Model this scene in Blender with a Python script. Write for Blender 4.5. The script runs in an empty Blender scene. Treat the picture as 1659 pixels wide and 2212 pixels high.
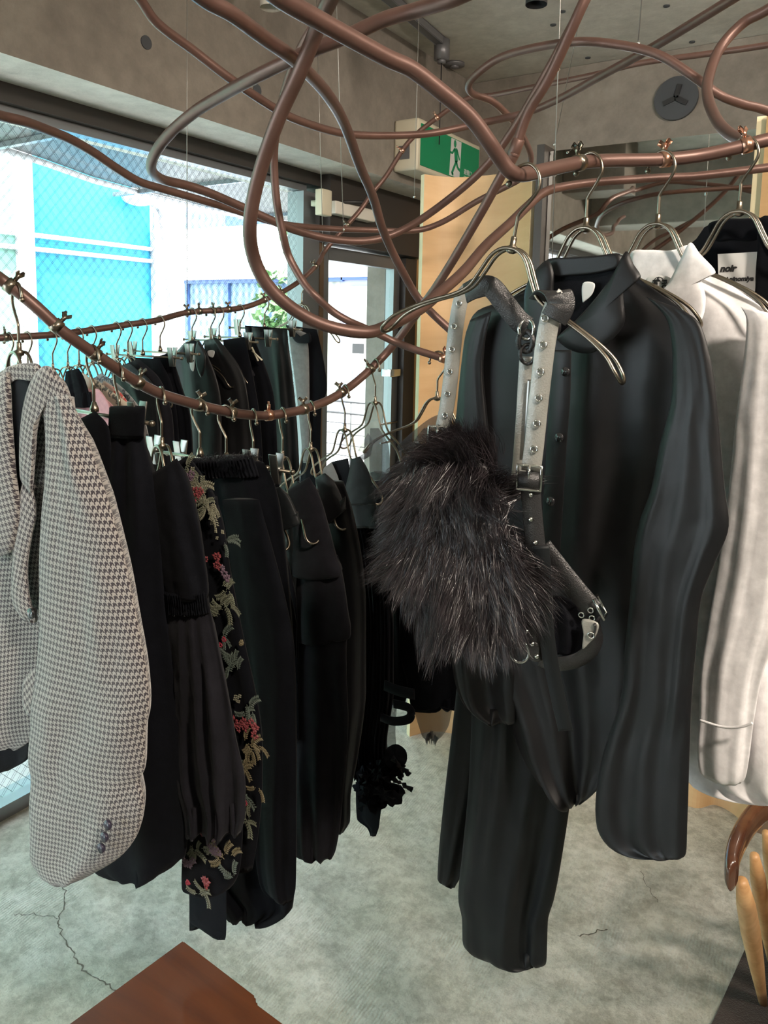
import bpy, bmesh, math, random
from mathutils import Vector, Matrix, noise
random.seed(7)
SC = bpy.context.scene
COL = SC.collection
PI = math.pi

# ---------------------------------------------------------------- camera
F = 1640.0; TH = math.radians(7.0); RO = math.radians(1.2); YA = math.radians(32.5); CY = 905.0
EYE = Vector((0, 0, 1.55))
fw = Vector((-math.sin(YA)*math.cos(TH), math.cos(YA)*math.cos(TH), -math.sin(TH)))
r0 = Vector((math.cos(YA), math.sin(YA), 0)); u0 = r0.cross(fw)
CR = r0*math.cos(RO)+u0*math.sin(RO); CU = -r0*math.sin(RO)+u0*math.cos(RO)
cam = bpy.data.cameras.new('camera'); camo = bpy.data.objects.new('camera', cam); COL.objects.link(camo)
M = Matrix((CR, CU, -fw)).transposed().to_4x4(); M.translation = EYE
camo.matrix_world = M
cam.sensor_fit = 'VERTICAL'; cam.sensor_height = 24; cam.lens = F/2212*24
cam.shift_y = -(1106-CY)/2212; cam.clip_start = 0.02
SC.camera = camo

def ray(x, y): return fw + CR*((x-829.5)/F) - CU*((y-CY)/F)
def P(x, y, d): return EYE + ray(x, y)*d
def onax(x, y, ax, v):
    r = ray(x, y); return EYE + r*((v-EYE[ax])/r[ax])

# ---------------------------------------------------------------- world, sun, exposure
w = bpy.data.worlds.new('sky'); SC.world = w; w.use_nodes = True
nt = w.node_tree; nt.nodes['Background'].inputs[0].default_value = (0.84, 0.92, 1.0, 1)
nt.nodes['Background'].inputs[1].default_value = 6.5
sun = bpy.data.lights.new('sun', 'SUN'); sun.energy = 22; sun.angle = 0.02; sun.color = (1, .96, .9)
so = bpy.data.objects.new('sun', sun); COL.objects.link(so)
so.rotation_euler = Vector((-0.22, 0.34, -0.92)).to_track_quat('-Z', 'Y').to_euler()
SC.view_settings.view_transform = 'Standard'; SC.view_settings.look = 'None'
SC.view_settings.gamma = 1; SC.view_settings.exposure = 0.45
SC.view_settings.use_curve_mapping = False
SC.cycles.use_denoising = True
try: SC.cycles.denoiser = 'OPENIMAGEDENOISE'
except Exception: pass
SC.cycles.max_bounces = 7; SC.cycles.diffuse_bounces = 4; SC.cycles.transparent_max_bounces = 16
SC.cycles.sample_clamp_indirect = 6; SC.cycles.caustics_reflective = False; SC.cycles.caustics_refractive = False

# ---------------------------------------------------------------- helpers
WL = {}
def link(o, parent=None, loc=None):
    COL.objects.link(o)
    if parent is not None: o.parent = parent
    return o
def tag(o, label=None, cat=None, group=None, kind=None):
    if label: o['label'] = label
    if cat: o['category'] = cat
    if group: o['group'] = group
    if kind: o['kind'] = kind
    return o
def empty(name, loc, label, cat, group=None, rz=0):
    o = bpy.data.objects.new(name, None); COL.objects.link(o); o.location = loc; o.rotation_euler = (0, 0, rz)
    o.empty_display_size = .05; WL[o.name] = Vector(loc)
    return tag(o, label, cat, group)
def mk(name, bm, mat, parent=None, smooth=True, local=False):
    """bm in world coordinates (or local=True) -> one mesh object"""
    me = bpy.data.meshes.new(name)
    if parent is None:
        if not local:
            if len(bm.verts):
                xs = [v.co for v in bm.verts]
                c = Vector(((min(v.x for v in xs)+max(v.x for v in xs))/2, (min(v.y for v in xs)+max(v.y for v in xs))/2, min(v.z for v in xs)))
            else: c = Vector((0, 0, 0))
        else: c = Vector((0, 0, 0))
    else: c = Vector((0, 0, 0)) if local else WL.get(parent.name, Vector((0, 0, 0)))
    for v in bm.verts: v.co -= c
    bm.normal_update()
    bm.to_mesh(me); bm.free()
    if smooth:
        for p in me.polygons: p.use_smooth = True
    o = bpy.data.objects.new(name, me); COL.objects.link(o)
    mats = mat if isinstance(mat, (list, tuple)) else [mat]
    for m_ in mats: me.materials.append(m_)
    if parent is None: o.location = c; WL[o.name] = c
    else: o.parent = parent; WL[o.name] = c
    return o
def NB(): return bmesh.new()
def cr(pts, n=8, closed=False):
    """Catmull-Rom through tuples"""
    pts = [tuple(p) for p in pts]; out = []; N = len(pts)
    segs = N if closed else N-1
    for i in range(segs):
        if closed: a, b, c, d = pts[(i-1) % N], pts[i], pts[(i+1) % N], pts[(i+2) % N]
        else: a, b, c, d = pts[max(i-1, 0)], pts[i], pts[i+1], pts[min(i+2, N-1)]
        for k in range(n):
            t = k/n
            out.append(tuple(.5*((2*q1)+(-q0+q2)*t+(2*q0-5*q1+4*q2-q3)*t*t+(-q0+3*q1-3*q2+q3)*t**3) for q0, q1, q2, q3 in zip(a, b, c, d)))
    if not closed: out.append(pts[-1])
    return out
def tube(bm, pts, r, seg=10, closed=False, cap=True, mi=0):
    pts = [Vector(p) for p in pts]; n = len(pts)
    R = r if isinstance(r, (list, tuple)) else [r]*n
    T = []
    for i in range(n):
        a = pts[(i-1) % n] if (closed or i > 0) else pts[i]
        b = pts[(i+1) % n] if (closed or i < n-1) else pts[i]
        t = (b-a); T.append(t.normalized() if t.length > 1e-9 else Vector((0, 0, 1)))
    up = Vector((0, 0, 1)) if abs(T[0].z) < .9 else Vector((1, 0, 0))
    nrm = (up - T[0]*up.dot(T[0])).normalized(); rings = []
    for i in range(n):
        nrm = (nrm - T[i]*nrm.dot(T[i]))
        nrm = nrm.normalized() if nrm.length > 1e-6 else T[i].orthogonal().normalized()
        bi = T[i].cross(nrm)
        rings.append([bm.verts.new(pts[i]+(nrm*math.cos(2*PI*k/seg)+bi*math.sin(2*PI*k/seg))*R[i]) for k in range(seg)])
    m = n if closed else n-1
    for i in range(m):
        a, b = rings[i], rings[(i+1) % n]
        off = 0
        if closed and i == n-1:
            off = min(range(seg), key=lambda s: (a[0].co-b[s].co).length)
        for k in range(seg):
            f = bm.faces.new((a[k], a[(k+1) % seg], b[(k+1+off) % seg], b[(k+off) % seg])); f.material_index = mi
    if cap and not closed:
        bm.faces.new(rings[0][::-1]).material_index = mi; bm.faces.new(rings[-1]).material_index = mi
    return bm
def box(bm, lo, hi, mi=0, bev=0):
    g = bmesh.ops.create_cube(bm, size=1)
    lo = Vector(lo); hi = Vector(hi)
    for v in g['verts']: v.co = Vector(((v.co.x+.5)*(hi.x-lo.x)+lo.x, (v.co.y+.5)*(hi.y-lo.y)+lo.y, (v.co.z+.5)*(hi.z-lo.z)+lo.z))
    fs = set(f for v in g['verts'] for f in v.link_faces)
    for f in fs: f.material_index = mi
    if bev:
        es = list(set(e for v in g['verts'] for e in v.link_edges))
        bmesh.ops.bevel(bm, geom=es, offset=bev, segments=2, affect='EDGES', profile=.7)
    return bm
def obox(bm, c, ax, hs, bev=0, mi=0):
    """oriented box: centre, (ux,uy,uz), half sizes"""
    g = bmesh.ops.create_cube(bm, size=2)
    for v in g['verts']: v.co = Vector(c)+ax[0]*(v.co.x*hs[0])+ax[1]*(v.co.y*hs[1])+ax[2]*(v.co.z*hs[2])
    for f in set(f for v in g['verts'] for f in v.link_faces): f.material_index = mi
    if bev:
        es = list(set(e for v in g['verts'] for e in v.link_edges))
        bmesh.ops.bevel(bm, geom=es, offset=bev, segments=2, affect='EDGES', profile=.7)
    return bm
def ball(bm, c, r, s=8, mi=0):
    g = bmesh.ops.create_uvsphere(bm, u_segments=s, v_segments=max(4, s*3//4), radius=r)
    for v in g['verts']: v.co += Vector(c)
    for f in set(f for v in g['verts'] for f in v.link_faces): f.material_index = mi
    return bm
def prism(bm, poly, depth, mi=0):
    """poly: list of world points (planar), depth: vector"""
    a = [bm.verts.new(Vector(p)) for p in poly]; b = [bm.verts.new(Vector(p)+Vector(depth)) for p in poly]
    n = len(a)
    bm.faces.new(a[::-1]).material_index = mi; bm.faces.new(b).material_index = mi
    for i in range(n): bm.faces.new((a[i], a[(i+1) % n], b[(i+1) % n], b[i])).material_index = mi
    return bm
def hsh(i, k=0): return (math.sin(i*127.1+k*311.7)*43758.5453) % 1.0

# ---------------------------------------------------------------- materials
def newmat(name):
    m = bpy.data.materials.new(name); m.use_nodes = True
    nt = m.node_tree; return m, nt, nt.nodes['Principled BSDF']
def N(nt, t, **kw):
    n = nt.nodes.new(t)
    for k, v in kw.items():
        if k in n.inputs: n.inputs[k].default_value = v
        else: setattr(n, k, v)
    return n
def pmat(name, col, rough=.6, metal=0, sheen=0, spec=.5, nscale=0, namt=0, bump=0, bscale=0, col2=None, coat=0, stretch=None, detail=6):
    m, nt, b = newmat(name)
    b.inputs['Base Color'].default_value = (*col, 1); b.inputs['Roughness'].default_value = rough
    b.inputs['Metallic'].default_value = metal; b.inputs['Specular IOR Level'].default_value = spec
    b.inputs['Sheen Weight'].default_value = sheen; b.inputs['Sheen Roughness'].default_value = .45
    b.inputs['Coat Weight'].default_value = coat; b.inputs['Coat Roughness'].default_value = .15
    L = nt.links
    if nscale or bump:
        tc = N(nt, 'ShaderNodeTexCoord'); mp = N(nt, 'ShaderNodeMapping')
        if stretch: mp.inputs['Scale'].default_value = stretch
        L.new(tc.outputs['Object'], mp.inputs[0])
    if nscale:
        n = N(nt, 'ShaderNodeTexNoise', Scale=nscale, Detail=detail, Roughness=.6); L.new(mp.outputs[0], n.inputs[0])
        r = N(nt, 'ShaderNodeValToRGB'); r.color_ramp.elements[0].position = .3; r.color_ramp.elements[1].position = .7
        c2 = col2 or tuple(c*(1-namt) for c in col)
        r.color_ramp.elements[0].color = (*c2, 1); r.color_ramp.elements[1].color = (*col, 1)
        L.new(n.outputs[0], r.inputs[0]); L.new(r.outputs[0], b.inputs['Base Color'])
    if bump:
        n = N(nt, 'ShaderNodeTexNoise', Scale=bscale, Detail=5); L.new(mp.outputs[0], n.inputs[0])
        bp = N(nt, 'ShaderNodeBump', Strength=bump, Distance=.004); L.new(n.outputs[0], bp.inputs['Height']); L.new(bp.outputs[0], b.inputs['Normal'])
    return m
def concrete(name, a, b_, c, bump=.25, joints=None):
    m, nt, bs = newmat(name); L = nt.links
    bs.inputs['Roughness'].default_value = .75; bs.inputs['Specular IOR Level'].default_value = .3
    tc = N(nt, 'ShaderNodeTexCoord')
    n1 = N(nt, 'ShaderNodeTexNoise', Scale=1.1, Detail=9, Roughness=.62, Distortion=.6); L.new(tc.outputs['Object'], n1.inputs[0])
    r = N(nt, 'ShaderNodeValToRGB'); e = r.color_ramp.elements
    e[0].position = .3; e[0].color = (*a, 1); e[1].position = .72; e[1].color = (*c, 1)
    x = r.color_ramp.elements.new(.52); x.color = (*b_, 1)
    L.new(n1.outputs[0], r.inputs[0])
    n2 = N(nt, 'ShaderNodeTexNoise', Scale=14, Detail=8, Roughness=.7); L.new(tc.outputs['Object'], n2.inputs[0])
    mx = N(nt, 'ShaderNodeMix', data_type='RGBA', blend_type='OVERLAY'); mx.inputs['Factor'].default_value = .35
    L.new(r.outputs[0], mx.inputs['A']); L.new(n2.outputs['Color'], mx.inputs['B'])
    hs = N(nt, 'ShaderNodeHueSaturation', Saturation=.9); L.new(mx.outputs['Result'], hs.inputs['Color'])
    rg = N(nt, 'ShaderNodeRGBToBW'); L.new(n2.outputs['Color'], rg.inputs[0])
    mx2 = N(nt, 'ShaderNodeMix', data_type='RGBA', blend_type='MULTIPLY'); mx2.inputs['Factor'].default_value = 1
    rr = N(nt, 'ShaderNodeValToRGB'); rr.color_ramp.elements[0].position = .3; rr.color_ramp.elements[0].color = (.72, .72, .72, 1)
    rr.color_ramp.elements[1].position = .6
    L.new(rg.outputs[0], rr.inputs[0]); L.new(r.outputs[0], mx2.inputs['A']); L.new(rr.outputs[0], mx2.inputs['B'])
    L.new(mx2.outputs['Result'], bs.inputs['Base Color'])
    bp = N(nt, 'ShaderNodeBump', Strength=bump, Distance=.01); L.new(n2.outputs[0], bp.inputs['Height']); L.new(bp.outputs[0], bs.inputs['Normal'])
    return m
MAT = {}
MAT['concrete'] = concrete('board_concrete', (.17, .15, .128), (.26, .232, .20), (.36, .33, .29))
MAT['ceilconc'] = concrete('ceiling_concrete', (.42, .39, .34), (.56, .53, .47), (.68, .65, .59))  # paler copy of the concrete, floor bounce put into the colour
MAT['soffit'] = concrete('rough_soffit', (.45, .42, .38), (.70, .66, .60), (.82, .78, .72), .6)  # pale beam underside, light off the street put into the colour
def floor_mat():
    m, nt, bs = newmat('trowelled_floor'); L = nt.links
    tc = N(nt, 'ShaderNodeTexCoord')
    n1 = N(nt, 'ShaderNodeTexNoise', Scale=8, Detail=12, Roughness=.72, Distortion=.35); L.new(tc.outputs['Object'], n1.inputs[0])
    r = N(nt, 'ShaderNodeValToRGB'); e = r.color_ramp.elements
    e[0].position = .34; e[0].color = (.58, .55, .48, 1); e[1].position = .66; e[1].color = (.98, .95, .88, 1)
    e.new(.5).color = (.84, .81, .73, 1)
    L.new(n1.outputs[0], r.inputs[0])
    np2 = N(nt, 'ShaderNodeTexNoise', Scale=1.7, Detail=7, Roughness=.65, Distortion=.4); L.new(tc.outputs['Object'], np2.inputs[0])
    rp = N(nt, 'ShaderNodeValToRGB'); rp.color_ramp.elements[0].position = .38; rp.color_ramp.elements[0].color = (.80, .81, .74, 1); rp.color_ramp.elements[1].position = .62; rp.color_ramp.elements[1].color = (1, 1, 1, 1)
    L.new(np2.outputs[0], rp.inputs[0])
    nf = N(nt, 'ShaderNodeTexNoise', Scale=26, Detail=8, Roughness=.8); L.new(tc.outputs['Object'], nf.inputs[0])
    rf = N(nt, 'ShaderNodeValToRGB'); rf.color_ramp.elements[0].position = .40; rf.color_ramp.elements[0].color = (.70, .70, .67, 1); rf.color_ramp.elements[1].position = .56
    L.new(nf.outputs[0], rf.inputs[0])
    m1_ = N(nt, 'ShaderNodeMix', data_type='RGBA', blend_type='MULTIPLY'); m1_.inputs['Factor'].default_value = 1; L.new(r.outputs[0], m1_.inputs['A']); L.new(rp.outputs[0], m1_.inputs['B'])
    m2_ = N(nt, 'ShaderNodeMix', data_type='RGBA', blend_type='MULTIPLY'); m2_.inputs['Factor'].default_value = 1; L.new(m1_.outputs['Result'], m2_.inputs['A']); L.new(rf.outputs[0], m2_.inputs['B'])
    # cracks
    nd = N(nt, 'ShaderNodeTexNoise', Scale=5, Detail=6); L.new(tc.outputs['Object'], nd.inputs[0])
    va = N(nt, 'ShaderNodeVectorMath', operation='SCALE'); va.inputs['Scale'].default_value = .22; L.new(nd.outputs['Color'], va.inputs[0])
    vb = N(nt, 'ShaderNodeVectorMath', operation='ADD'); L.new(tc.outputs['Object'], vb.inputs[0]); L.new(va.outputs[0], vb.inputs[1])
    vo = N(nt, 'ShaderNodeTexVoronoi', feature='DISTANCE_TO_EDGE', Scale=.62); L.new(vb.outputs[0], vo.inputs[0])
    cr_ = N(nt, 'ShaderNodeMapRange'); cr_.inputs['From Min'].default_value = -2; cr_.inputs['From Max'].default_value = -1
    L.new(vo.outputs['Distance'], cr_.inputs['Value'])
    mx = N(nt, 'ShaderNodeMix', data_type='RGBA'); mx.inputs['A'].default_value = (.14, .13, .10, 1)
    L.new(cr_.outputs[0], mx.inputs['Factor']); L.new(m2_.outputs['Result'], mx.inputs['B']); L.new(mx.outputs['Result'], bs.inputs['Base Color'])
    # trowel scratches in patches + pits
    wv = N(nt, 'ShaderNodeTexWave', Scale=38, Distortion=9, Detail=2); wv.inputs['Detail Scale'].default_value = .35
    L.new(tc.outputs['Object'], wv.inputs[0])
    n3 = N(nt, 'ShaderNodeTexNoise', Scale=34, Detail=9, Roughness=.8); L.new(tc.outputs['Object'], n3.inputs[0])
    n4 = N(nt, 'ShaderNodeTexNoise', Scale=4, Detail=3); L.new(tc.outputs['Object'], n4.inputs[0])
    st = N(nt, 'ShaderNodeMapRange'); st.inputs['From Min'].default_value = .45; st.inputs['From Max'].default_value = .6; L.new(n4.outputs[0], st.inputs['Value'])
    mu = N(nt, 'ShaderNodeMath', operation='MULTIPLY'); L.new(wv.outputs['Fac'], mu.inputs[0]); L.new(st.outputs[0], mu.inputs[1])
    mu2 = N(nt, 'ShaderNodeMath', operation='MULTIPLY'); L.new(mu.outputs[0], mu2.inputs[0]); mu2.inputs[1].default_value = .14
    ad = N(nt, 'ShaderNodeMath', operation='ADD'); L.new(n3.outputs[0], ad.inputs[0]); L.new(mu2.outputs[0], ad.inputs[1])
    ad2 = N(nt, 'ShaderNodeMath', operation='ADD'); L.new(ad.outputs[0], ad2.inputs[0]); L.new(cr_.outputs[0], ad2.inputs[1])
    bp = N(nt, 'ShaderNodeBump', Strength=1.0, Distance=.022); L.new(ad2.outputs[0], bp.inputs['Height']); L.new(bp.outputs[0], bs.inputs['Normal'])
    bs.inputs['Roughness'].default_value = .5; bs.inputs['Specular IOR Level'].default_value = .5
    return m
MAT['floor'] = floor_mat()
def wood(name, a, b_, scale=(1, 1, 8), rough=.5, ws=2.0, coat=0):
    m, nt, bs = newmat(name); L = nt.links
    tc = N(nt, 'ShaderNodeTexCoord'); mp = N(nt, 'ShaderNodeMapping'); mp.inputs['Scale'].default_value = scale
    L.new(tc.outputs['Object'], mp.inputs[0])
    n = N(nt, 'ShaderNodeTexNoise', Scale=ws, Detail=8, Roughness=.6, Distortion=.5); L.new(mp.outputs[0], n.inputs[0])
    r = N(nt, 'ShaderNodeValToRGB'); e = r.color_ramp.elements; e[0].position = .35; e[0].color = (*a, 1); e[1].position = .65; e[1].color = (*b_, 1)
    L.new(n.outputs[0], r.inputs[0]); L.new(r.outputs[0], bs.inputs['Base Color'])
    bs.inputs['Roughness'].default_value = rough; bs.inputs['Coat Weight'].default_value = coat
    return m
MAT['ply'] = wood('birch_plywood', (.50, .32, .16), (.58, .39, .21), (1, 1, 7), .55, 1.6)
MAT['plyedge'] = wood('plywood_edge', (.62, .50, .30), (.72, .60, .40), (8, 8, 1), .6)
MAT['pine'] = wood('pine_board', (.42, .22, .08), (.55, .32, .13), (8, 8, 1), .55)
MAT['darkwood'] = wood('stained_table_wood', (.07, .020, .007), (.12, .036, .011), (2, 14, 2), .5, 1.6, .3)
MAT['armwood'] = wood('dark_glossy_bentwood', (.07, .025, .013), (.12, .05, .025), (6, 6, 2), .22, 3, .6)
MAT['legwood'] = wood('pale_ash_wood', (.48, .25, .10), (.64, .38, .18), (12, 12, 1.2), .4, 3)
MAT['copper'] = pmat('copper_brown_pipe', (.135, .074, .059), .42, .42, nscale=25, col2=(.11, .06, .048), stretch=(1, 1, 1))
MAT['copperclamp'] = pmat('bright_copper_clamp', (.55, .30, .21), .28, .95)
MAT['brass'] = pmat('antique_brass_wire', (.24, .205, .16), .30, 1.0)
MAT['nickel'] = pmat('polished_nickel', (.75, .75, .73), .16, 1.0)
MAT['steel'] = pmat('braided_steel_cable', (.30, .29, .27), .4, .8)
MAT['clip'] = pmat('satin_metal_clip', (.26, .255, .24), .30, .9)
MAT['darkframe'] = pmat('bronze_frame', (.050, .044, .040), .45, .3)
MAT['brownframe'] = pmat('brown_frame_strip', (.16, .10, .06), .5, .1)
MAT['alu'] = pmat('anodised_aluminium', (.26, .27, .29), .38, .7)
MAT['blk'] = pmat('matte_black_plastic', (.02, .02, .022), .5)
MAT['white'] = pmat('white_plastic', (.70, .67, .60), .45)
MAT['lampglass'] = pmat('lamp_white', (.85, .8, .7), .4)
MAT['offwhite'] = pmat('aged_sign_casing', (.62, .57, .44), .45)
MAT['plug'] = pmat('grey_rubber_cover', (.055, .06, .068), .6)
def fabric(name, col, rough=.85, sheen=.3, weave=900, spec=.07, bump=.15):
    m = pmat(name, col, rough, 0, sheen, spec, nscale=60, namt=.25, bump=bump, bscale=weave)
    return m
MAT['black'] = fabric('black_wool', (.0045, .005, .007), .9, .03)
MAT['black2'] = fabric('black_cotton', (.006, .0065, .009), .9, .03)
MAT['charcoal'] = fabric('charcoal_wool', (.014, .0135, .017), .9, .06)
MAT['satin'] = fabric('black_satin', (.009, .009, .010), .44, .03, 1200, .30, .05)
MAT['velvet'] = fabric('black_velvet', (.004, .004, .006), .8, .06)
MAT['lining'] = fabric('dark_lining', (.006, .0065, .009), .6, .02)
MAT['twill'] = fabric('black_twill', (.007, .009, .010), .52, .04, 1100, .24, .05)
MAT['grey'] = fabric('grey_jersey', (.17, .17, .165), .7, .3)
MAT['whitecot'] = fabric('white_cotton', (.90, .88, .89), .65, .2, 1300, .3, .08)
MAT['pink'] = fabric('pink_gauze', (.62, .34, .36), .75, .3)
MAT['leather'] = pmat('black_leather', (.022, .022, .023), .28, 0, 0, .6, bump=.3, bscale=700)
MAT['greyleather'] = pmat('grey_back_leather', (.34, .34, .31), .34, .2, 0, .6, nscale=30, namt=.25, bump=.2, bscale=500)
MAT['label'] = pmat('white_woven_label', (.62, .62, .61), .6)
MAT['ink'] = pmat('black_print', (.012, .012, .012), .6)
MAT['button'] = pmat('black_horn_button', (.018, .018, .020), .22, 0, 0, .7)
MAT['buttonb'] = pmat('navy_horn_button', (.03, .025, .045), .3)
MAT['rug'] = fabric('dark_brown_rug', (.035, .022, .018), .95, .3, 300, .2, .6)
MAT['fur'] = pmat('black_fur', (.034, .027, .030), .34, 0, 0, .5, nscale=55, col2=(.005, .004, .005), detail=3)
MAT['green'] = pmat('exit_sign_green', (.004, .24, .10), .35)
MAT['greyplastic'] = pmat('grey_track_metal', (.17, .17, .18), .4, .4)

def uvnodes(nt, scale):
    uv = N(nt, 'ShaderNodeUVMap'); mp = N(nt, 'ShaderNodeMapping'); mp.inputs['Scale'].default_value = (scale, scale, 1)
    nt.links.new(uv.outputs[0], mp.inputs[0]); sx = N(nt, 'ShaderNodeSeparateXYZ'); nt.links.new(mp.outputs[0], sx.inputs[0]); return mp, sx
def houndstooth():
    m, nt, bs = newmat('houndstooth_wool'); L = nt.links
    mp, sx = uvnodes(nt, 1/.0080)
    nz = N(nt, 'ShaderNodeTexNoise', Scale=1.5, Detail=2)
    L.new(mp.outputs[0], nz.inputs[0])
    def math_(op, a, b_=None):
        n = N(nt, 'ShaderNodeMath', operation=op)
        for i, v in enumerate((a, b_)):
            if v is None: continue
            if isinstance(v, (int, float)): n.inputs[i].default_value = v
            else: L.new(v, n.inputs[i])
        return n.outputs[0]
    X = math_('ADD', sx.outputs[0], 100.0); Y = math_('ADD', sx.outputs[1], 100.0)
    A = math_('LESS_THAN', math_('FRACT', X), .5); B = math_('LESS_THAN', math_('FRACT', Y), .5)
    T = math_('LESS_THAN', math_('FRACT', math_('MULTIPLY', math_('ADD', X, Y), 2.0)), .5)
    v = math_('ADD', math_('MULTIPLY', T, A), math_('MULTIPLY', math_('SUBTRACT', 1.0, T), B))
    mx = N(nt, 'ShaderNodeMix', data_type='RGBA'); mx.inputs['A'].default_value = (.042, .034, .040, 1); mx.inputs['B'].default_value = (.35, .325, .30, 1)
    L.new(v, mx.inputs['Factor'])
    L.new(mx.outputs['Result'], bs.inputs['Base Color'])
    bs.inputs['Roughness'].default_value = .9; bs.inputs['Sheen Weight'].default_value = .4; bs.inputs['Specular IOR Level'].default_value = .2
    n3 = N(nt, 'ShaderNodeTexNoise', Scale=3, Detail=3); L.new(mp.outputs[0], n3.inputs[0])
    bp = N(nt, 'ShaderNodeBump', Strength=.35, Distance=.003); L.new(n3.outputs[0], bp.inputs['Height']); L.new(bp.outputs[0], bs.inputs['Normal'])
    return m
MAT['hound'] = houndstooth()
def sheer(name, col, alpha):
    m = pmat(name, col, .6, 0, .3); nt = m.node_tree; b = nt.nodes['Principled BSDF']
    b.inputs['Alpha'].default_value = alpha; return m
MAT['sheer'] = sheer('black_tulle', (.03, .03, .035), .5)
MAT['organza'] = sheer('grey_organza', (.10, .10, .11), .45)
def print_fabric(name, base, motif, s=26):
    m, nt, bs = newmat(name); L = nt.links
    tc = N(nt, 'ShaderNodeTexCoord')
    nd = N(nt, 'ShaderNodeTexNoise', Scale=s*1.3, Detail=3); L.new(tc.outputs['Object'], nd.inputs[0])
    r = N(nt, 'ShaderNodeValToRGB'); r.color_ramp.interpolation = 'CONSTANT'; e = r.color_ramp.elements
    e[0].color = (*base, 1); e[1].position = .53; e[1].color = (*motif, 1)
    x = e.new(.60); x.color = (*base, 1); y = e.new(.66); y.color = (*[c*.6 for c in motif], 1)
    L.new(nd.outputs[0], r.inputs[0]); L.new(r.outputs[0], bs.inputs['Base Color']); bs.inputs['Roughness'].default_value = .75
    return m
MAT['floralbeige'] = print_fabric('beige_floral_print', (.48, .42, .33), (.10, .10, .09), 30)
MAT['floralrose'] = print_fabric('rose_floral_print', (.55, .38, .33), (.45, .08, .07), 28)
MAT['floralgrey'] = print_fabric('grey_floral_print', (.30, .31, .31), (.07, .075, .09), 34)
def glass_mat(name, mesh=True):
    m = bpy.data.materials.new(name); m.use_nodes = True; nt = m.node_tree; L = nt.links
    nt.nodes.remove(nt.nodes['Principled BSDF']); out = nt.nodes['Material Output']
    tr = N(nt, 'ShaderNodeBsdfTransparent'); tr.inputs[0].default_value = (.96, .985, .98, 1)
    gl = N(nt, 'ShaderNodeBsdfGlossy', Roughness=.01); gl.inputs[0].default_value = (.9, .95, 1, 1)
    lw = N(nt, 'ShaderNodeLayerWeight', Blend=.5); pw = N(nt, 'ShaderNodeMath', operation='POWER'); L.new(lw.outputs['Facing'], pw.inputs[0]); pw.inputs[1].default_value = 5.0
    fr = N(nt, 'ShaderNodeMath', operation='MULTIPLY_ADD'); L.new(pw.outputs[0], fr.inputs[0]); fr.inputs[1].default_value = .5; fr.inputs[2].default_value = .03
    mx = N(nt, 'ShaderNodeMixShader'); L.new(fr.outputs[0], mx.inputs[0]); L.new(tr.outputs[0], mx.inputs[1]); L.new(gl.outputs[0], mx.inputs[2])
    last = mx
    if mesh:   # wired glass: thin crossing wires
        tc = N(nt, 'ShaderNodeTexCoord'); sx = N(nt, 'ShaderNodeSeparateXYZ'); L.new(tc.outputs['Object'], sx.inputs[0])
        def mth(op, a, b_=None):
            n = N(nt, 'ShaderNodeMath', operation=op)
            for i, v in enumerate((a, b_)):
                if v is None: continue
                if isinstance(v, (int, float)): n.inputs[i].default_value = v
                else: L.new(v, n.inputs[i])
            return n.outputs[0]
        k = 1/.034
        a = mth('MULTIPLY', mth('ADD', sx.outputs[1], mth('MULTIPLY', sx.outputs[2], .85)), k)
        b_ = mth('MULTIPLY', mth('SUBTRACT', sx.outputs[1], mth('MULTIPLY', sx.outputs[2], .85)), k)
        fa = mth('LESS_THAN', mth('ABSOLUTE', mth('SUBTRACT', mth('FRACT', mth('ADD', a, 500.0)), .5)), .018)
        fb = mth('LESS_THAN', mth('ABSOLUTE', mth('SUBTRACT', mth('FRACT', mth('ADD', b_, 500.0)), .5)), .018)
        w_ = mth('MAXIMUM', fa, fb)
        df = N(nt, 'ShaderNodeBsdfPrincipled', Roughness=.4, Metallic=.6); df.inputs['Base Color'].default_value = (.08, .09, .10, 1)
        mw = N(nt, 'ShaderNodeMixShader'); L.new(w_, mw.inputs[0]); L.new(mx.outputs[0], mw.inputs[1]); L.new(df.outputs[0], mw.inputs[2])
        last = mw
    L.new(last.outputs[0], out.inputs[0]); return m
MAT['wired'] = glass_mat('wired_glass'); MAT['glass'] = glass_mat('clear_glass', False)
mm, nt_, b_ = newmat('mirror_silver'); b_.inputs['Metallic'].default_value = 1; b_.inputs['Roughness'].default_value = .02; b_.inputs['Base Color'].default_value = (.86, .88, .86, 1); MAT['mirror'] = mm

# outside materials
MAT['cyan'] = pmat('turquoise_site_panel', (.03, .44, .66), .5, nscale=1.2, col2=(.02, .34, .60))
MAT['mint'] = pmat('pale_mint_panel', (.20, .50, .36), .5, nscale=1.0, col2=(.34, .58, .52))
MAT['facade'] = pmat('white_render_wall', (.82, .82, .80), .8)
MAT['postwhite'] = pmat('white_steel_post', (.75, .76, .80), .5)
MAT['street'] = pmat('pale_paving', (.42, .42, .42), .8, nscale=3, namt=.3)
MAT['blueframe'] = pmat('blue_window_frame', (.05, .10, .26), .5)
MAT['lilac'] = pmat('lilac_grey_frame', (.24, .25, .38), .5)
def curtain_mat(name, a, b_):
    m, nt, bs = newmat(name); L = nt.links
    tc = N(nt, 'ShaderNodeTexCoord'); wv = N(nt, 'ShaderNodeTexWave', Scale=2.6, Distortion=3.5, Detail=2); L.new(tc.outputs['Object'], wv.inputs[0])
    r = N(nt, 'ShaderNodeValToRGB'); r.color_ramp.elements[0].color = (*a, 1); r.color_ramp.elements[1].color = (*b_, 1)
    L.new(wv.outputs['Fac'], r.inputs[0]); L.new(r.outputs[0], bs.inputs['Base Color']); bs.inputs['Roughness'].default_value = .8; return m
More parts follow.
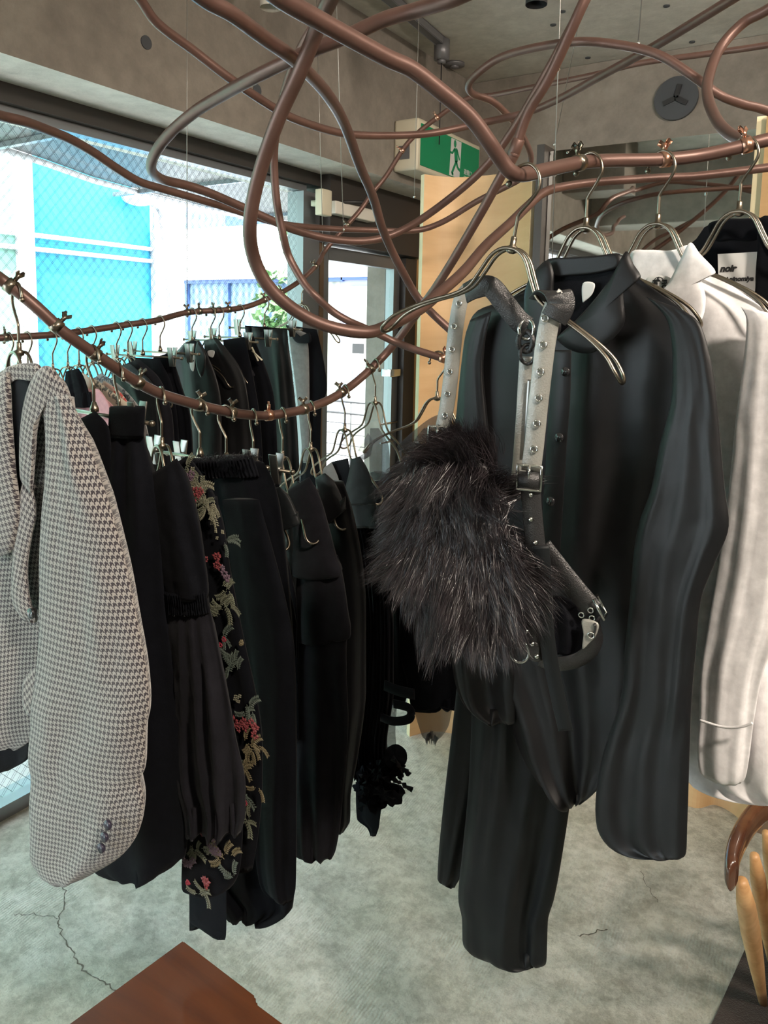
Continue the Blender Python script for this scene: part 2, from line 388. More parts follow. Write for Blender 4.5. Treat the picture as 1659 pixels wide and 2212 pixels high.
MAT['curtblue'] = curtain_mat('blue_pleated_curtain', (.10, .17, .28), (.22, .32, .42))
MAT['curtwhite'] = curtain_mat('cream_pleated_curtain', (.25, .26, .24), (.42, .43, .36))
MAT['pinksign'] = pmat('dusty_pink_board', (.22, .10, .12), .6)
MAT['leaf'] = pmat('green_leaf', (.10, .22, .07), .6, nscale=20, namt=.5)
def expanded(name):
    m = bpy.data.materials.new(name); m.use_nodes = True; nt = m.node_tree; L = nt.links
    b = nt.nodes['Principled BSDF']; b.inputs['Base Color'].default_value = (.12, .12, .12, 1); b.inputs['Roughness'].default_value = .5
    tc = N(nt, 'ShaderNodeTexCoord')
    br = N(nt, 'ShaderNodeTexBrick', Scale=14); br.inputs['Mortar Size'].default_value = .035; br.inputs['Mortar Smooth'].default_value = 0
    br.inputs['Brick Width'].default_value = .5; br.inputs['Row Height'].default_value = .22
    L.new(tc.outputs['Object'], br.inputs[0])
    mr = N(nt, 'ShaderNodeMapRange'); mr.inputs['To Min'].default_value = .75; mr.inputs['To Max'].default_value = 1; L.new(br.outputs['Fac'], mr.inputs['Value'])
    L.new(mr.outputs[0], b.inputs['Alpha']); return m
MAT['expanded'] = expanded('expanded_metal_mesh')
#@@STRUCT
# ---------------------------------------------------------------- room shell
XW = -2.2; ZC = 2.86; XB = -1.93; ZS = 2.22; YC = 3.86
def S(name, lo, hi, mat, bev=0, parent=None):
    bm = NB(); box(bm, lo, hi, bev=bev); o = mk(name, bm, MAT[mat], parent, smooth=False)
    if parent is None: o['kind'] = 'structure'
    return o
S('floor', (-2.3, -3.4, -.1), (2.7, 4.1, 0), 'floor')
FL = bpy.data.objects['floor']
def crack(pts, w_=.0016):
    L_ = cr([tuple(onax(x, y, 2, 0)) for x, y in pts], 6); bm = NB(); pr_ = None
    for i, q in enumerate(L_):
        a_ = Vector(L_[max(i-1, 0)]); b__ = Vector(L_[min(i+1, len(L_)-1)]); t_ = (b__-a_).normalized(); s_ = Vector((-t_.y, t_.x, 0)); j_ = s_*(hsh(i, 5)-.5)*.010; hw = w_*(.4+hsh(i, 9))*(.25 if i in (0, len(L_)-1) else 1)
        q = Vector((q[0], q[1], .0006))+j_; v = (bm.verts.new(q-s_*hw), bm.verts.new(q+s_*hw))
        if pr_: bm.faces.new((pr_[0], pr_[1], v[1], v[0]))
        pr_ = v
    return mk('floor_crack', bm, MAT['crack'], FL, smooth=False)
MAT['crack'] = pmat('dirt_filled_crack', (.10, .09, .07), .9)
crack([(128, 1880), (138, 1915), (141, 1945), (129, 1985), (131, 2010), (147, 2045), (166, 2070), (182, 2100), (214, 2120), (246, 2136), (290, 2180)])
crack([(30, 1976), (60, 1974), (95, 1978), (129, 1983)], .0010)
crack([(1248, 2022), (1280, 2014), (1312, 2006)], .0020)
crack([(1385, 1880), (1398, 1910), (1412, 1935), (1424, 1950)], .0008)
S('ceiling', (-2.6, -3.4, ZC), (2.7, 4.1, ZC+.15), 'ceilconc')
bm = NB(); box(bm, (-2.6, -3.4, ZS), (XB, 4.1, ZC-.001))
for f in bm.faces: f.material_index = 1 if f.normal.z < -.5 else 0
bm.normal_update()
for f in bm.faces: f.material_index = 1 if f.normal.z < -.5 else 0
o = mk('wall_left_beam', bm, [MAT['concrete'], MAT['soffit']], smooth=False); o['kind'] = 'structure'
S('wall_back', (-2.6, YC, 0), (2.7, YC+.15, ZC-.002), 'concrete')
S('wall_right', (2.5, -3.4, 0), (2.65, YC-.002, ZC-.002), 'concrete')
S('wall_front', (-2.6, -3.4, 0), (2.5, -3.25, ZC-.002), 'concrete')
# cross beams and columns the mirror shows
S('trim_1', (XB+.002, -1.5, 2.35), (2.498, -1.15, ZC-.003), 'concrete')
S('trim_2', (XB+.002, 1.1-1.9, 2.5), (-1.5, 1.1-1.6, ZC-.003), 'concrete')
# tie holes in beam and ceiling
def hole(name, c, n, r, mat='blk', parent=None):
    bm = NB(); n = Vector(n).normalized(); a = n.orthogonal().normalized()*r; b_ = n.cross(a.normalized())*r
    prism(bm, [Vector(c)+a*math.cos(t*PI/8)+b_*math.sin(t*PI/8) for t in range(16)], n*.004)
    return mk(name, bm, MAT[mat], parent, smooth=False)
i_ = 0
for x, y in ((315, 92), (555, 195)):
    c = onax(x, y, 0, XB); o = hole('trim_3' if i_ == 0 else 'trim_3', c, (1, 0, 0), .020, 'plug'); o['kind'] = 'structure'; i_ += 1
for x, y in ((1195, 53), (990, 137), (1440, 12), (1270, 124), (1495, 90), (1215, 24)):
    c = onax(x, y, 2, ZC); o = hole('trim_4', c, (0, 0, -1), .013, 'plug'); o['kind'] = 'structure'
# window frames
S('trim_5', (XW-.05, -3.2, ZS-.055), (XW+.05, 2.86, ZS-.001), 'darkframe')
S('trim_6', (XW-.03, -3.2, ZS-.085), (XW+.02, 2.74, ZS-.056), 'alu')
S('trim_7', (XW-.04, -3.2, 0), (XW+.05, 2.74, .045), 'alu')
S('window_1', (XW-.004, -3.2, .046), (XW+.004, 2.74, ZS-.086), 'wired')
mul = [onax(x, 520, 0, XW+.04).y for x in (655, 690, 697)]
S('trim_8', (XW-.05, mul[0], .0), (XW+.04, mul[1], ZS-.087), 'alu')
S('trim_9', (XW-.05, mul[1]+.001, 0), (XW+.045, mul[2]+.005, ZS-.06), 'brownframe')
yd0 = mul[2]+.01; yd1 = onax(842, 600, 0, XW).y; yd2 = onax(885, 600, 0, XW).y
S('trim_10', (XW-.06, mul[1], ZS-.30), (XW+.10, yd2, ZS-.001), 'darkframe')
S('trim_11', (XW-.07, yd1+.065, 0), (XW+.06, yd2, ZS-.31), 'darkframe')
# glass door leaf with frame, handle, closer
d = empty('door_1', (XW, (yd0+yd1)/2, 0), None, None); d['kind'] = 'structure'
bm = NB(); box(bm, (XW-.003, yd0+.06, .1), (XW+.003, yd1-.0, ZS-.37)); mk('door_glass', bm, MAT['glass'], d, smooth=False)
bm = NB(); box(bm, (XW-.025, yd0, .0), (XW+.025, yd0+.058, ZS-.31)); box(bm, (XW-.025, yd1+.001, 0), (XW+.025, yd1+.06, ZS-.31)); box(bm, (XW-.025, yd0+.06, .0), (XW+.025, yd1, .1)); box(bm, (XW-.025, yd0+.06, ZS-.37), (XW+.025, yd1, ZS-.31))
mk('door_frame', bm, MAT['alu'], d, smooth=False)
bm = NB(); c = onax(845, 805, 0, XW+.05); obox(bm, c, (Vector((1, 0, 0)), Vector((0, 1, 0)), Vector((0, 0, 1))), (.03, .05, .02), .005)
for zz in (910, 950): c = onax(835, zz+5, 0, XW+.06); tube(bm, [c-Vector((0, .06, 0)), c+Vector((0, .10, 0))], .006)
mk('door_handle', bm, MAT['nickel'], d)
# door closer and sensor on the header
cz = onax(760, 458, 0, XW+.12)
t = empty('door_closer', cz, 'pale metal door closer arm box on the dark door header', 'door closer')
bm = NB(); obox(bm, cz, (Vector((1, 0, 0)), Vector((0, 1, 0)), Vector((0, 0, 1))), (.025, .16, .028), .006); mk('closer_body', bm, MAT['white'], t)
bm = NB(); tube(bm, [cz+Vector((.02, -.1, .03)), cz+Vector((.08, .05, .045)), cz+Vector((.01, .2, .03))], .008); mk('closer_arm', bm, MAT['blk'], t)
bm = NB(); c = onax(699, 438, 0, XW+.14); obox(bm, c, (Vector((1, 0, 0)), Vector((0, 1, 0)), Vector((0, 0, 1))), (.02, .035, .055), .006)
box(bm, c-Vector((.06, .012, .012)), c-Vector((.018, -.012, -.012)))
o = mk('sensor_box', bm, MAT['offwhite']); tag(o, 'small cream sensor box left of the door closer above the door', 'sensor')
# pine boards next to the door
xa = onax(886, 700, 1, 3.62).x; xb2 = onax(915, 700, 1, 3.62).x
S('wall_left_return', (XW-.1, yd2+.001, 0), (XB-.001, YC-.003, ZS-.003), 'pine')
S('trim_12', (xa, 3.66, 0), (xb2+.12, 3.70, 2.03), 'pine')
# curved plywood partition
def arc_wall(name, pts, z0, z1, th, label, edge='plyedge', cap_mat='ply'):
    bm = NB(); pp = cr([Vector(p) for p in pts], 10); n = len(pp)
    P2 = [Vector((p[0], p[1], 0)) for p in pp]
    inn, out = [], []
    for i, p in enumerate(P2):
        t = (P2[min(i+1, n-1)]-P2[max(i-1, 0)]).normalized(); nr = Vector((-t.y, t.x, 0))
        inn.append(p); out.append(p+nr*th)
    va = [[bm.verts.new(q+Vector((0, 0, z))) for q in L_] for L_, z in ((inn, z0), (inn, z1), (out, z0), (out, z1))]
    for i in range(n-1):
        bm.faces.new((va[0][i], va[0][i+1], va[1][i+1], va[1][i])); bm.faces.new((va[2][i+1], va[2][i], va[3][i], va[3][i+1]))
        bm.faces.new((va[1][i], va[1][i+1], va[3][i+1], va[3][i])).material_index = 1
    for i in (0, n-1): bm.faces.new((va[0][i], va[1][i], va[3][i], va[2][i])).material_index = 1
    bmesh.ops.recalc_face_normals(bm, faces=bm.faces)
    o = mk(name, bm, [MAT[cap_mat], MAT[edge]], smooth=False)
    return o
xs = [onax(x, y, 1, yy) for x, y, yy in ((917, 372, 2.36), (960, 376, 2.43), (1010, 380, 2.47), (1075, 378, 2.47), (1125, 366, 2.43), (1150, 360, 2.385))]
o = arc_wall('plywood_screen', [(p.x, p.y, 0) for p in xs], 0, 2.075, .022, '')
tag(o, 'curved pale birch plywood screen standing under the green exit sign', 'partition')
pL = onax(1161, 420, 1, 2.38); pR = onax(1177, 420, 1, 2.38)
bm = NB(); box(bm, (pL.x, 2.36, 0), (pR.x, 2.47, 2.13)); o = mk('wooden_post', bm, MAT['darkframe'], smooth=False)
tag(o, 'narrow dark edged wooden post between plywood screen and mirror', 'post')
mx0 = pR.x+.003; mx1 = onax(1632, 300, 1, 2.40).x
t = empty('wall_mirror', ((mx0+mx1)/2, 2.41, 1.0), 'large frameless mirror panel behind the shirts, reflecting the concrete room', 'mirror')
bm = NB(); box(bm, (mx0, 2.400, 1.0), (mx1, 2.406, 2.115)); mk('mirror_glass', bm, MAT['mirror'], t, smooth=False)
bm = NB(); box(bm, (mx0, 2.4065, 1.0), (mx1, 2.43, 2.115)); mk('backing_board', bm, MAT['ply'], t, smooth=False)
o = arc_wall('plywood_alcove', [(mx0+.01, 2.50, 0), (-.62, 2.60, 0)]+[tuple(onax(x, y, 2, 0)) for x, y in ((1485, 1741), (1545, 1739), (1592, 1765), (1617, 1800))], 0, .999, .022, '')
tag(o, 'low curved plywood alcove wall on the floor beneath the mirror', 'partition')
bm = NB(); box(bm, (mx1+.004, 2.37, 1.01), (mx1+.03, 2.44, 2.14)); o = mk('plywood_upright', bm, MAT['plyedge'], smooth=False)
tag(o, 'tall pale plywood upright closing the mirror at its far side from the door', 'upright')
o = arc_wall('plywood_side_panel', [(mx1+.032, 2.34, 0), (mx1+.3, 2.30, 0), (mx1+.6, 2.2, 0), (mx1+.9, 2.0, 0)], 1.01, 2.14, .022, '')
tag(o, 'darker curved plywood panel at the picture edge past the mirror', 'partition')
o.data.materials[0] = wood('amber_plywood', (.30, .17, .07), (.38, .23, .10), (1, 1, 7), .55, 1.6)
px_ = onax(1627, 1795, 2, 0)
o = arc_wall('plywood_plinth', [(px_.x, px_.y, 0), (px_.x+.3, px_.y-.05, 0), (px_.x+.8, px_.y-.3, 0)], 0, 1.0, .022, ''); o.data.materials[0] = MAT['brownframe']
tag(o, 'dark plywood plinth below the side panel at the picture edge', 'plinth')
# rug
q = [onax(x, y, 2, 0) for x, y in ((1621, 2030), (1659, 1975), (1900, 2030), (1700, 2500), (1500, 2290), (1540, 2212))]
bm = NB(); prism(bm, [Vector((p.x, p.y, .002)) for p in q], Vector((0, 0, .008))); o = mk('rug', bm, MAT['rug'], smooth=False)
tag(o, 'flat dark brown rug under the pale chair legs', 'rug')
# ---------------------------------------------------------------- fixtures on walls and ceiling
Xf = -1.80
y0 = onax(903, 300, 0, Xf).y; y1 = onax(1037, 330, 0, Xf).y; z1_ = onax(903, 252, 0, Xf).z; z0_ = onax(903, 366, 0, Xf).z
t = empty('exit_sign', (XB, (y0+y1)/2, z0_), 'boxy green and white emergency exit sign with running figure', 'sign')
bm = NB(); box(bm, (XB+.002, y0, z0_), (Xf, y1, z1_), bev=.012); mk('sign_casing', bm, MAT['offwhite'], t)
a = y0+.022; b2 = y1-.018; za = z0_+.022; zb = z1_-.022
bm = NB(); box(bm, (Xf+.0005, a, za), (Xf+.004, b2, zb)); mk('sign_face', bm, MAT['green'], t, smooth=False)
def face(u, v, e=.0045): return Vector((Xf+e, a+(b2-a)*u, za+(zb-za)*v))
bm = NB()
prism(bm, [face(.46, .02), face(.64, .02), face(.66, .98), face(.48, .98)], Vector((.0006, 0, 0)))
mk('doorway_symbol', bm, MAT['label'], t, smooth=False)
bm = NB(); e = .0056
def bar2(u0_, v0_, u1_, v1_, w_):
    p = face(u0_, v0_, e); q_ = face(u1_, v1_, e); d_ = (q_-p).normalized(); s_ = Vector((0, -d_.z, d_.y))*w_
    prism(bm, [p-s_, q_-s_, q_+s_, p+s_], Vector((.0006, 0, 0)))
hc = face(.545, .87, e); prism(bm, [hc+Vector((0, math.cos(k*PI/6)*.013, math.sin(k*PI/6)*.018)) for k in range(12)], Vector((.0006, 0, 0)))
bar2(.555, .76, .575, .42, .016); bar2(.575, .44, .50, .08, .008); bar2(.50, .09, .53, .06, .006)
bar2(.575, .44, .60, .28, .008); bar2(.60, .28, .66, .22, .007); bar2(.54, .74, .50, .60, .006); bar2(.50, .60, .46, .62, .005); bar2(.58, .74, .63, .50, .006)
mk('running_figure', bm, MAT['green'], t, smooth=False)
bm = NB(); c = Vector((-1.87, y0-.002, z0_+.08)); obox(bm, c, (Vector((1, 0, 0)), Vector((0, 1, 0)), Vector((0, 0, 1))), (.028, .0015, .03)); 
prism(bm, [Vector((-1.86, y0-.0035, z0_+.15))+Vector((math.cos(k*PI/6)*.012, 0, math.sin(k*PI/6)*.012)) for k in range(12)], Vector((0, .003, 0)))
mk('test_panel', bm, MAT['greyplastic'], t, smooth=False)
def text(name, s, loc, rot, size, mat, parent=None, ext=.0003, bold=0, shear=0, align='LEFT'):
    cu = bpy.data.curves.new(name, 'FONT'); cu.body = s; cu.size = size; cu.extrude = ext; cu.offset = bold; cu.shear = shear; cu.align_x = align
    to = bpy.data.objects.new(name+'_tmp', cu); COL.objects.link(to)
    bpy.context.view_layer.update()
    me = bpy.data.meshes.new_from_object(to.evaluated_get(bpy.context.evaluated_depsgraph_get()))
    COL.objects.unlink(to); bpy.data.objects.remove(to)
    me.materials.clear(); me.materials.append(MAT[mat])
    mw = rot.to_4x4(); mw.translation = Vector(loc); me.transform(mw)
    if parent: me.transform(Matrix.Translation(-WL.get(parent.name, Vector())))
    o = bpy.data.objects.new(name, me); COL.objects.link(o); o.parent = parent; return o
ROTX = Matrix(((0, 0, 1), (1, 0, 0), (0, 1, 0)))   # text x -> +y, text y -> +z, faces +x
text('sign_lettering', '避難口\nEXIT', face(.72, .20, .0045), ROTX, .03, 'label', t)
# round vent cover on the far wall
c = onax(1462, 214, 1, YC)
t = empty('vent_cover', c, 'round grey cover with three-pronged recess, sealed into the far concrete wall', 'vent cover')
bm = NB(); prism(bm, [c+Vector((math.cos(k*PI/20)*.098, 0, math.sin(k*PI/20)*.098)) for k in range(40)], Vector((0, -.02, 0))); mk('cover_disc', bm, MAT['plug'], t, smooth=False)
bm = NB()
for ang in (75, 200, 330):
    dd = Vector((math.cos(math.radians(ang)), 0, math.sin(math.radians(ang)))); s_ = Vector((-dd.z, 0, dd.x))*.011
    o_ = c+Vector((0, -.0215, 0)); prism(bm, [o_-s_, o_+dd*.06-s_, o_+dd*.06+s_, o_+s_], Vector((0, -.006, 0)))
mk('pronged_grip', bm, MAT['blk'], t, smooth=False)
# ceiling track + fitting, detector, spotlights
zt = ZC
p0 = onax(800, -40, 2, zt-.02); p1 = onax(955, 92, 2, zt-.02)
dd = (p1-p0).normalized(); sd = dd.cross(Vector((0, 0, 1)))
t = empty('lighting_track', p1, 'grey ceiling lighting track ending above the exit sign', 'lighting track')
bm = NB(); obox(bm, (p0+p1)/2, (dd, sd, Vector((0, 0, 1))), ((p1-p0).length/2, .018, .016), .003); mk('track_rail', bm, MAT['greyplastic'], t, smooth=False)
bm = NB(); tube(bm, [p1+Vector((0, 0, .01)), p1-Vector((0, 0, .075))], .036, 20); tube(bm, [p1-Vector((0, 0, .075)), p1-Vector((0, 0, .09))], .02, 16); mk('feed_cap', bm, MAT['greyplastic'], t)
bm = NB(); tube(bm, [p1-Vector((0, 0, .09)), p1-Vector((0, 0, .45))], .003, 6); mk('cord', bm, MAT['blk'], t)
c = onax(982, 137, 2, zt); bm = NB(); tube(bm, [c, c-Vector((0, 0, .012))], .05, 24); tube(bm, [c-Vector((0, 0, .012)), c-Vector((0, 0, .022))], .022, 16)
tag(mk('smoke_detector', bm, MAT['greyplastic']), 'flat grey disc detector on the ceiling near the track end', 'detector')
def spot(px, py, dz, mat, label, cat='spotlight', r=.035, energy=0, aim=None):
    c = onax(px, py, 2, ZC-dz)
    t = empty('spotlight', c, label, cat)
    bm = NB(); tube(bm, [c+Vector((0, 0, dz-.001)), c+Vector((0, 0, .05))], .008, 8); mk('stem', bm, MAT[mat], t)
    bm = NB(); tube(bm, [c+Vector((0, 0, .06)), c+Vector((0, 0, -.05))], r, 20, cap=False)
    tube(bm, [c+Vector((0, 0, .06)), c+Vector((0, 0, .058))], r, 20); mk('lamp_head', bm, MAT[mat], t)
    return c
spot(585, -18, .25, 'white', 'small white cylinder spotlight at the top edge above the beam')
spot(1160, -25, .22, 'blk', 'small black cylinder spotlight at the top edge of the ceiling')
# added warm fill lamps behind and beside the viewer, two turned up
def lamp(loc, aim, energy, col=(1, .87, .74), angle=100, r=.09):
    l = bpy.data.lights.new('fill_light', 'SPOT'); l.energy = energy; l.color = col; l.spot_size = math.radians(angle); l.spot_blend = .8; l.shadow_soft_size = r
    o = bpy.data.objects.new('fill_lamp', l); COL.objects.link(o); o.location = loc
    o.rotation_euler = (Vector(aim)-Vector(loc)).to_track_quat('-Z', 'Y').to_euler()
    t = empty('fill_spotlight', Vector(loc), 'warm black fill spotlight added out of view, '+next(LN), 'spotlight')
    dd = (Vector(aim)-Vector(loc)).normalized()
    bm = NB(); tube(bm, [Vector(loc)-dd*.12, Vector(loc)+dd*.0], .055, 18, cap=False); mk('lamp_head', bm, MAT['blk'], t)
    bm = NB(); tube(bm, [Vector(loc)-dd*.10, Vector((loc[0]-dd.x*.1, loc[1]-dd.y*.1, ZC-.001))], .008, 8); mk('stem', bm, MAT['blk'], t)
LN = iter(('beside the white shirt side', 'beyond the viewer on the inner side', 'straight behind the viewer', 'in the far inner corner', 'near the shop front window', 'turned up at the rear ceiling', 'turned up at the ceiling beyond the side panel'))
lamp((.9, .1, 2.62), (-.3, 1.5, 1.2), 150)
lamp((1.6, 1.0, 2.62), (-.2, 2.0, .9), 90)
lamp((.2, -1.4, 2.62), (-.6, 1.2, 1.1), 70)
lamp((.6, 1.9, 2.60), (-.5, 3.2, 1.9), 60, angle=150)
lamp((-.6, -2.2, 2.62), (-1.2, .4, 1.2), 60)
lamp((1.2, -1.8, 1.9), (.6, -1.6, 2.8), 280, angle=150)  # uplight added to brighten the rear ceiling seen in the mirror
lamp((1.5, 2.4, 1.7), (1.2, 2.4, 2.8), 60, angle=160)  # second added uplight, lifts the ceiling past the side panel
# ---------------------------------------------------------------- street outside
o = S('ground_street', (-14, -8, -.12), (-2.3, 12, -.05), 'street')
XP = -4.7
t = empty('site_hoarding', (XP, 2.6, 0), 'turquoise panelled street hoarding with white posts and rails', 'hoarding')
ypost = [(onax(35, 480, 0, XP).y, onax(68, 480, 0, XP).y), (onax(329, 560, 0, XP).y, onax(357, 560, 0, XP).y)]
def yz(x, y): p = onax(x, y, 0, XP); return p
zr0 = onax(200, 537, 0, XP).z
for k, (ya, yb, m_) in enumerate(((ypost[0][1], ypost[1][0], 'cyan'), (-2.0, ypost[0][0], 'mint'))):
    for (za_, zb_) in ((zr0, 3.6), (-.05, zr0-.001)):
        bm = NB(); box(bm, (XP-.04, ya, za_), (XP-.02, yb, zb_)); mk('panel', bm, MAT[m_], t, smooth=False)
for (ya, yb) in ypost: bm = NB(); box(bm, (XP-.06, ya, -.05), (XP+.03, yb, 3.6)); mk('post', bm, MAT['postwhite'], t, smooth=False)
for dz in (-.045, .045): bm = NB(); tube(bm, [(XP, -2, zr0+dz), (XP, ypost[1][1], zr0+dz)], .016, 8); mk('rail', bm, MAT['postwhite'], t)
# expanded metal canopy over the pavement
zc_ = 2.40
poly = [onax(x, y, 2, zc_) for x, y in ((-300, 250), (0, 312), (100, 345), (200, 382), (320, 415), (450, 448), (640, 480), (660, 420))]
poly = [Vector((p.x, p.y, zc_)) for p in poly]
nearx = -2.75
pl_ = [p for p in poly if p.x < nearx]
pl_.append(Vector((nearx, pl_[-1].y, zc_))); pl_.insert(0, Vector((nearx, pl_[0].y-.2, zc_)))
t = empty('metal_canopy', (-3.2, 2, zc_), 'grey perforated metal canopy outside, above the shop window', 'canopy')
bm = NB(); prism(bm, pl_, Vector((0, 0, .004))); mk('mesh_deck', bm, MAT['expanded'], t, smooth=False)
bm = NB(); tube(bm, [p-Vector((0, 0, .02)) for p in pl_[1:-1]], .018, 8); tube(bm, [p+Vector((0, 0, .06)) for p in pl_[1:-1]], .010, 8)
mk('rim', bm, MAT['postwhite'], t)
for yy in (1.2, 2.2, 3.4, 4.6):
    bm = NB(); box(bm, (nearx-1.6 if yy > 1.5 else nearx-1.2, yy, zc_-.03), (nearx, yy+.03, zc_-.005)); mk('crossbar', bm, MAT['alu'], t, smooth=False)
# white building across the street
YF = 8.0
bt = empty('street_building', (-6, YF, -.05), 'white rendered building across the street with curtained windows', 'building')
def rect(name, x0, y0, x1, y1, mat, dy=0, th=.05, parent=bt):
    a_ = onax(x0, y0, 1, YF+dy); b__ = onax(x1, y1, 1, YF+dy)
    bm = NB(); box(bm, (min(a_.x, b__.x), YF+dy-th, min(a_.z, b__.z)), (max(a_.x, b__.x), YF+dy, max(a_.z, b__.z)))
    return mk(name, bm, MAT[mat], parent, smooth=False)
bm = NB(); box(bm, (-15, YF, -.05), (0, YF+.3, 7)); mk('facade_wall', bm, MAT['facade'], bt, smooth=False)
rect('ledge', 340, 572, 900, 597, 'facade', 0, .16)
w1 = rect('window', 404, 604, 497, 900, 'curtblue', -.002, .03); w2 = rect('window', 497, 604, 655, 900, 'curtblue', -.002, .03)
for x in (404, 490): rect('mullion', x, 600, x+9, 900, 'blueframe', -.04, .05)
rect('window_head', 404, 598, 745, 608, 'blueframe', -.04, .06)
rect('window', 655, 604, 745, 900, 'curtwhite', -.002, .03)
rect('upper_window', 400, 440, 490, 488, 'curtblue', -.002, .03); rect('upper_window', 492, 455, 590, 482, 'blueframe', -.002, .03)
rect('door_frame', 741, 600, 860, 1010, 'lilac', -.002, .05); rect('door_glass', 755, 618, 848, 1000, 'curtwhite', -.055, .02)
rect('door_head', 741, 594, 865, 603, 'blueframe', -.05, .05)
rect('notice', 757, 738, 795, 882, 'label', -.08, .01); rect('notice', 762, 742, 786, 764, 'ink', -.095, .01)
rect('notice', 760, 800, 776, 820, 'curtblue', -.095, .01); rect('notice', 800, 740, 835, 870, 'label', -.08, .01); rect('notice', 818, 750, 830, 775, 'floralbeige', -.095, .01)
rect('awning_board', 690, 480, 880, 508, 'pinksign', -.8, .03)
rect('base_plinth', 340, 985, 900, 1060, 'facade', -.002, .1)
# fence with thin dark rails
YQ = 6.3
t = empty('wire_fence', (-4, YQ, 0), 'low dark wire fence in front of the curtained door', 'fence')
fa = onax(560, 900, 1, YQ); fb_ = onax(870, 900, 1, YQ)
for y_ in (868, 893, 915, 938, 962, 985):
    z_ = onax(750, y_, 1, YQ).z; bm = NB(); tube(bm, [(fa.x, YQ, z_), (fb_.x, YQ, z_)], .011 if y_ < 900 else .005, 6); mk('rail', bm, MAT['blk'], t)
for k in range(7):
    x_ = fa.x+(fb_.x-fa.x)*k/6; bm = NB(); tube(bm, [(x_, YQ, -.05), (x_, YQ, onax(750, 868, 1, YQ).z)], .008, 6); mk('upright', bm, MAT['blk'], t)
# creeper
c0 = onax(605, 660, 1, YF-.2)
bm = NB()
for k in range(420):
    p = c0+Vector((random.gauss(0, .16), -abs(random.gauss(0, .05)), random.gauss(-.45, .45))); s_ = .05+random.random()*.04
    a_ = Vector((random.uniform(-1, 1), random.uniform(-1, 1), random.uniform(-1, 1))).normalized()*s_; b__ = a_.orthogonal().normalized()*s_*.6
    vs = [bm.verts.new(p+a_), bm.verts.new(p+b__), bm.verts.new(p-a_), bm.verts.new(p-b__)]; bm.faces.new(vs)
o = mk('climbing_plant', bm, MAT['leaf'], smooth=False); tag(o, 'green leafy climber against the blue curtained window opposite', 'plant')
# white wall lamp and pipes at the hoarding corner
c = onax(300, 425, 0, XP+.1)
t = empty('street_lamp', c, 'white dome street lamp at the corner of the turquoise hoarding', 'lamp')
bm = NB(); g = bmesh.ops.create_uvsphere(bm, u_segments=14, v_segments=8, radius=.13)
for v in g['verts']: v.co = Vector((v.co.x, v.co.y, v.co.z*.5))+c
mk('lamp_dome', bm, MAT['facade'], t)
bm = NB(); tube(bm, [c, onax(350, 450, 0, XP+.05), onax(362, 560, 0, XP+.02), onax(366, 700, 0, XP+.02)], .03, 8); mk('lamp_arm', bm, MAT['postwhite'], t)
#@@OBJ
# ---------------------------------------------------------------- copper pipes
PR = .0088
PIPES = {}
def pipe(key, pts, label, r=PR, clamps=(), couplings=()):
    w_ = cr([tuple(P(*p)) for p in pts], 12)
    bm = NB(); tube(bm, w_, r, 14); o = mk('copper_pipe', bm, MAT['copper']); tag(o, label, 'pipe', 'bent copper clothes pipes')
    PIPES[key] = [Vector(q) for q in w_]
    for i, (cx, cy, br) in enumerate(clamps):
        q, t_ = near(key, cx, cy)
        c = clamp_mesh(q, t_, r, i); co = mk('wing_clamp', c, MAT['copperclamp' if br else 'brass'], o)
    for (cx, cy) in couplings:
        q, t_ = near(key, cx, cy); bm = NB(); tube(bm, [q-t_*.016, q-t_*.014, q+t_*.014, q+t_*.016], [r+.0005, r+.0022, r+.0022, r+.0005], 14)
        mk('coupling', bm, MAT['copper'], o)
    return o
def proj(p):
    v = Vector(p)-EYE; d = v.dot(fw); return 829.5+F*v.dot(CR)/d, CY-F*v.dot(CU)/d, d
def near(key, cx, cy):
    L_ = PIPES[key]; best = None
    for i in range(len(L_)-1):
        for k in range(4):
            q = L_[i].lerp(L_[i+1], k/4); x, y, d = proj(q)
            e = (x-cx)**2+(y-cy)**2
            if best is None or e < best[0]: best = (e, q, (L_[i+1]-L_[i]).normalized())
    return best[1], best[2]
def clamp_mesh(q, t_, r, i):
    bm = NB(); tube(bm, [q-t_*.006, q+t_*.006], r+.0018, 14)
    up = (Vector((0, 0, 1))-t_*t_.z).normalized(); s_ = t_.cross(up)
    a = q+up*(r+.001)
    tube(bm, [a, a+up*.011], .0032, 8)
    ang = hsh(i, 3)*PI; d1 = (t_*math.cos(ang)+s_*math.sin(ang)); d2 = d1.cross(up)
    for sg in (-1, 1):
        ax = (d1*sg+up*.9).normalized(); n2 = ax.cross(d2)
        obox(bm, a+up*.006+ax*.0055, (ax, d2, n2), (.0055, .0011, .0030), .0008)
    return bm
pipe('A', [(560, -40, .66), (612, 0, .68), (700, 50, .72), (830, 122, .77), (890, 150, .79), (955, 200, .81), (1015, 252, .83), (1055, 305, .845), (1082, 345, .86), (1104, 371, .87), (1130, 377, .885), (1180, 367, .92), (1250, 352, .97), (1310, 347, 1.0), (1420, 345, 1.01), (1500, 338, 1.01), (1580, 322, 1.0), (1659, 302, .99), (1760, 285, .98)],
     'thick copper pipe bending sharply above the fur bag and running over the shirts', .0088, [(1250, 350, 0), (1436, 345, 1), (1612, 315, 1)])
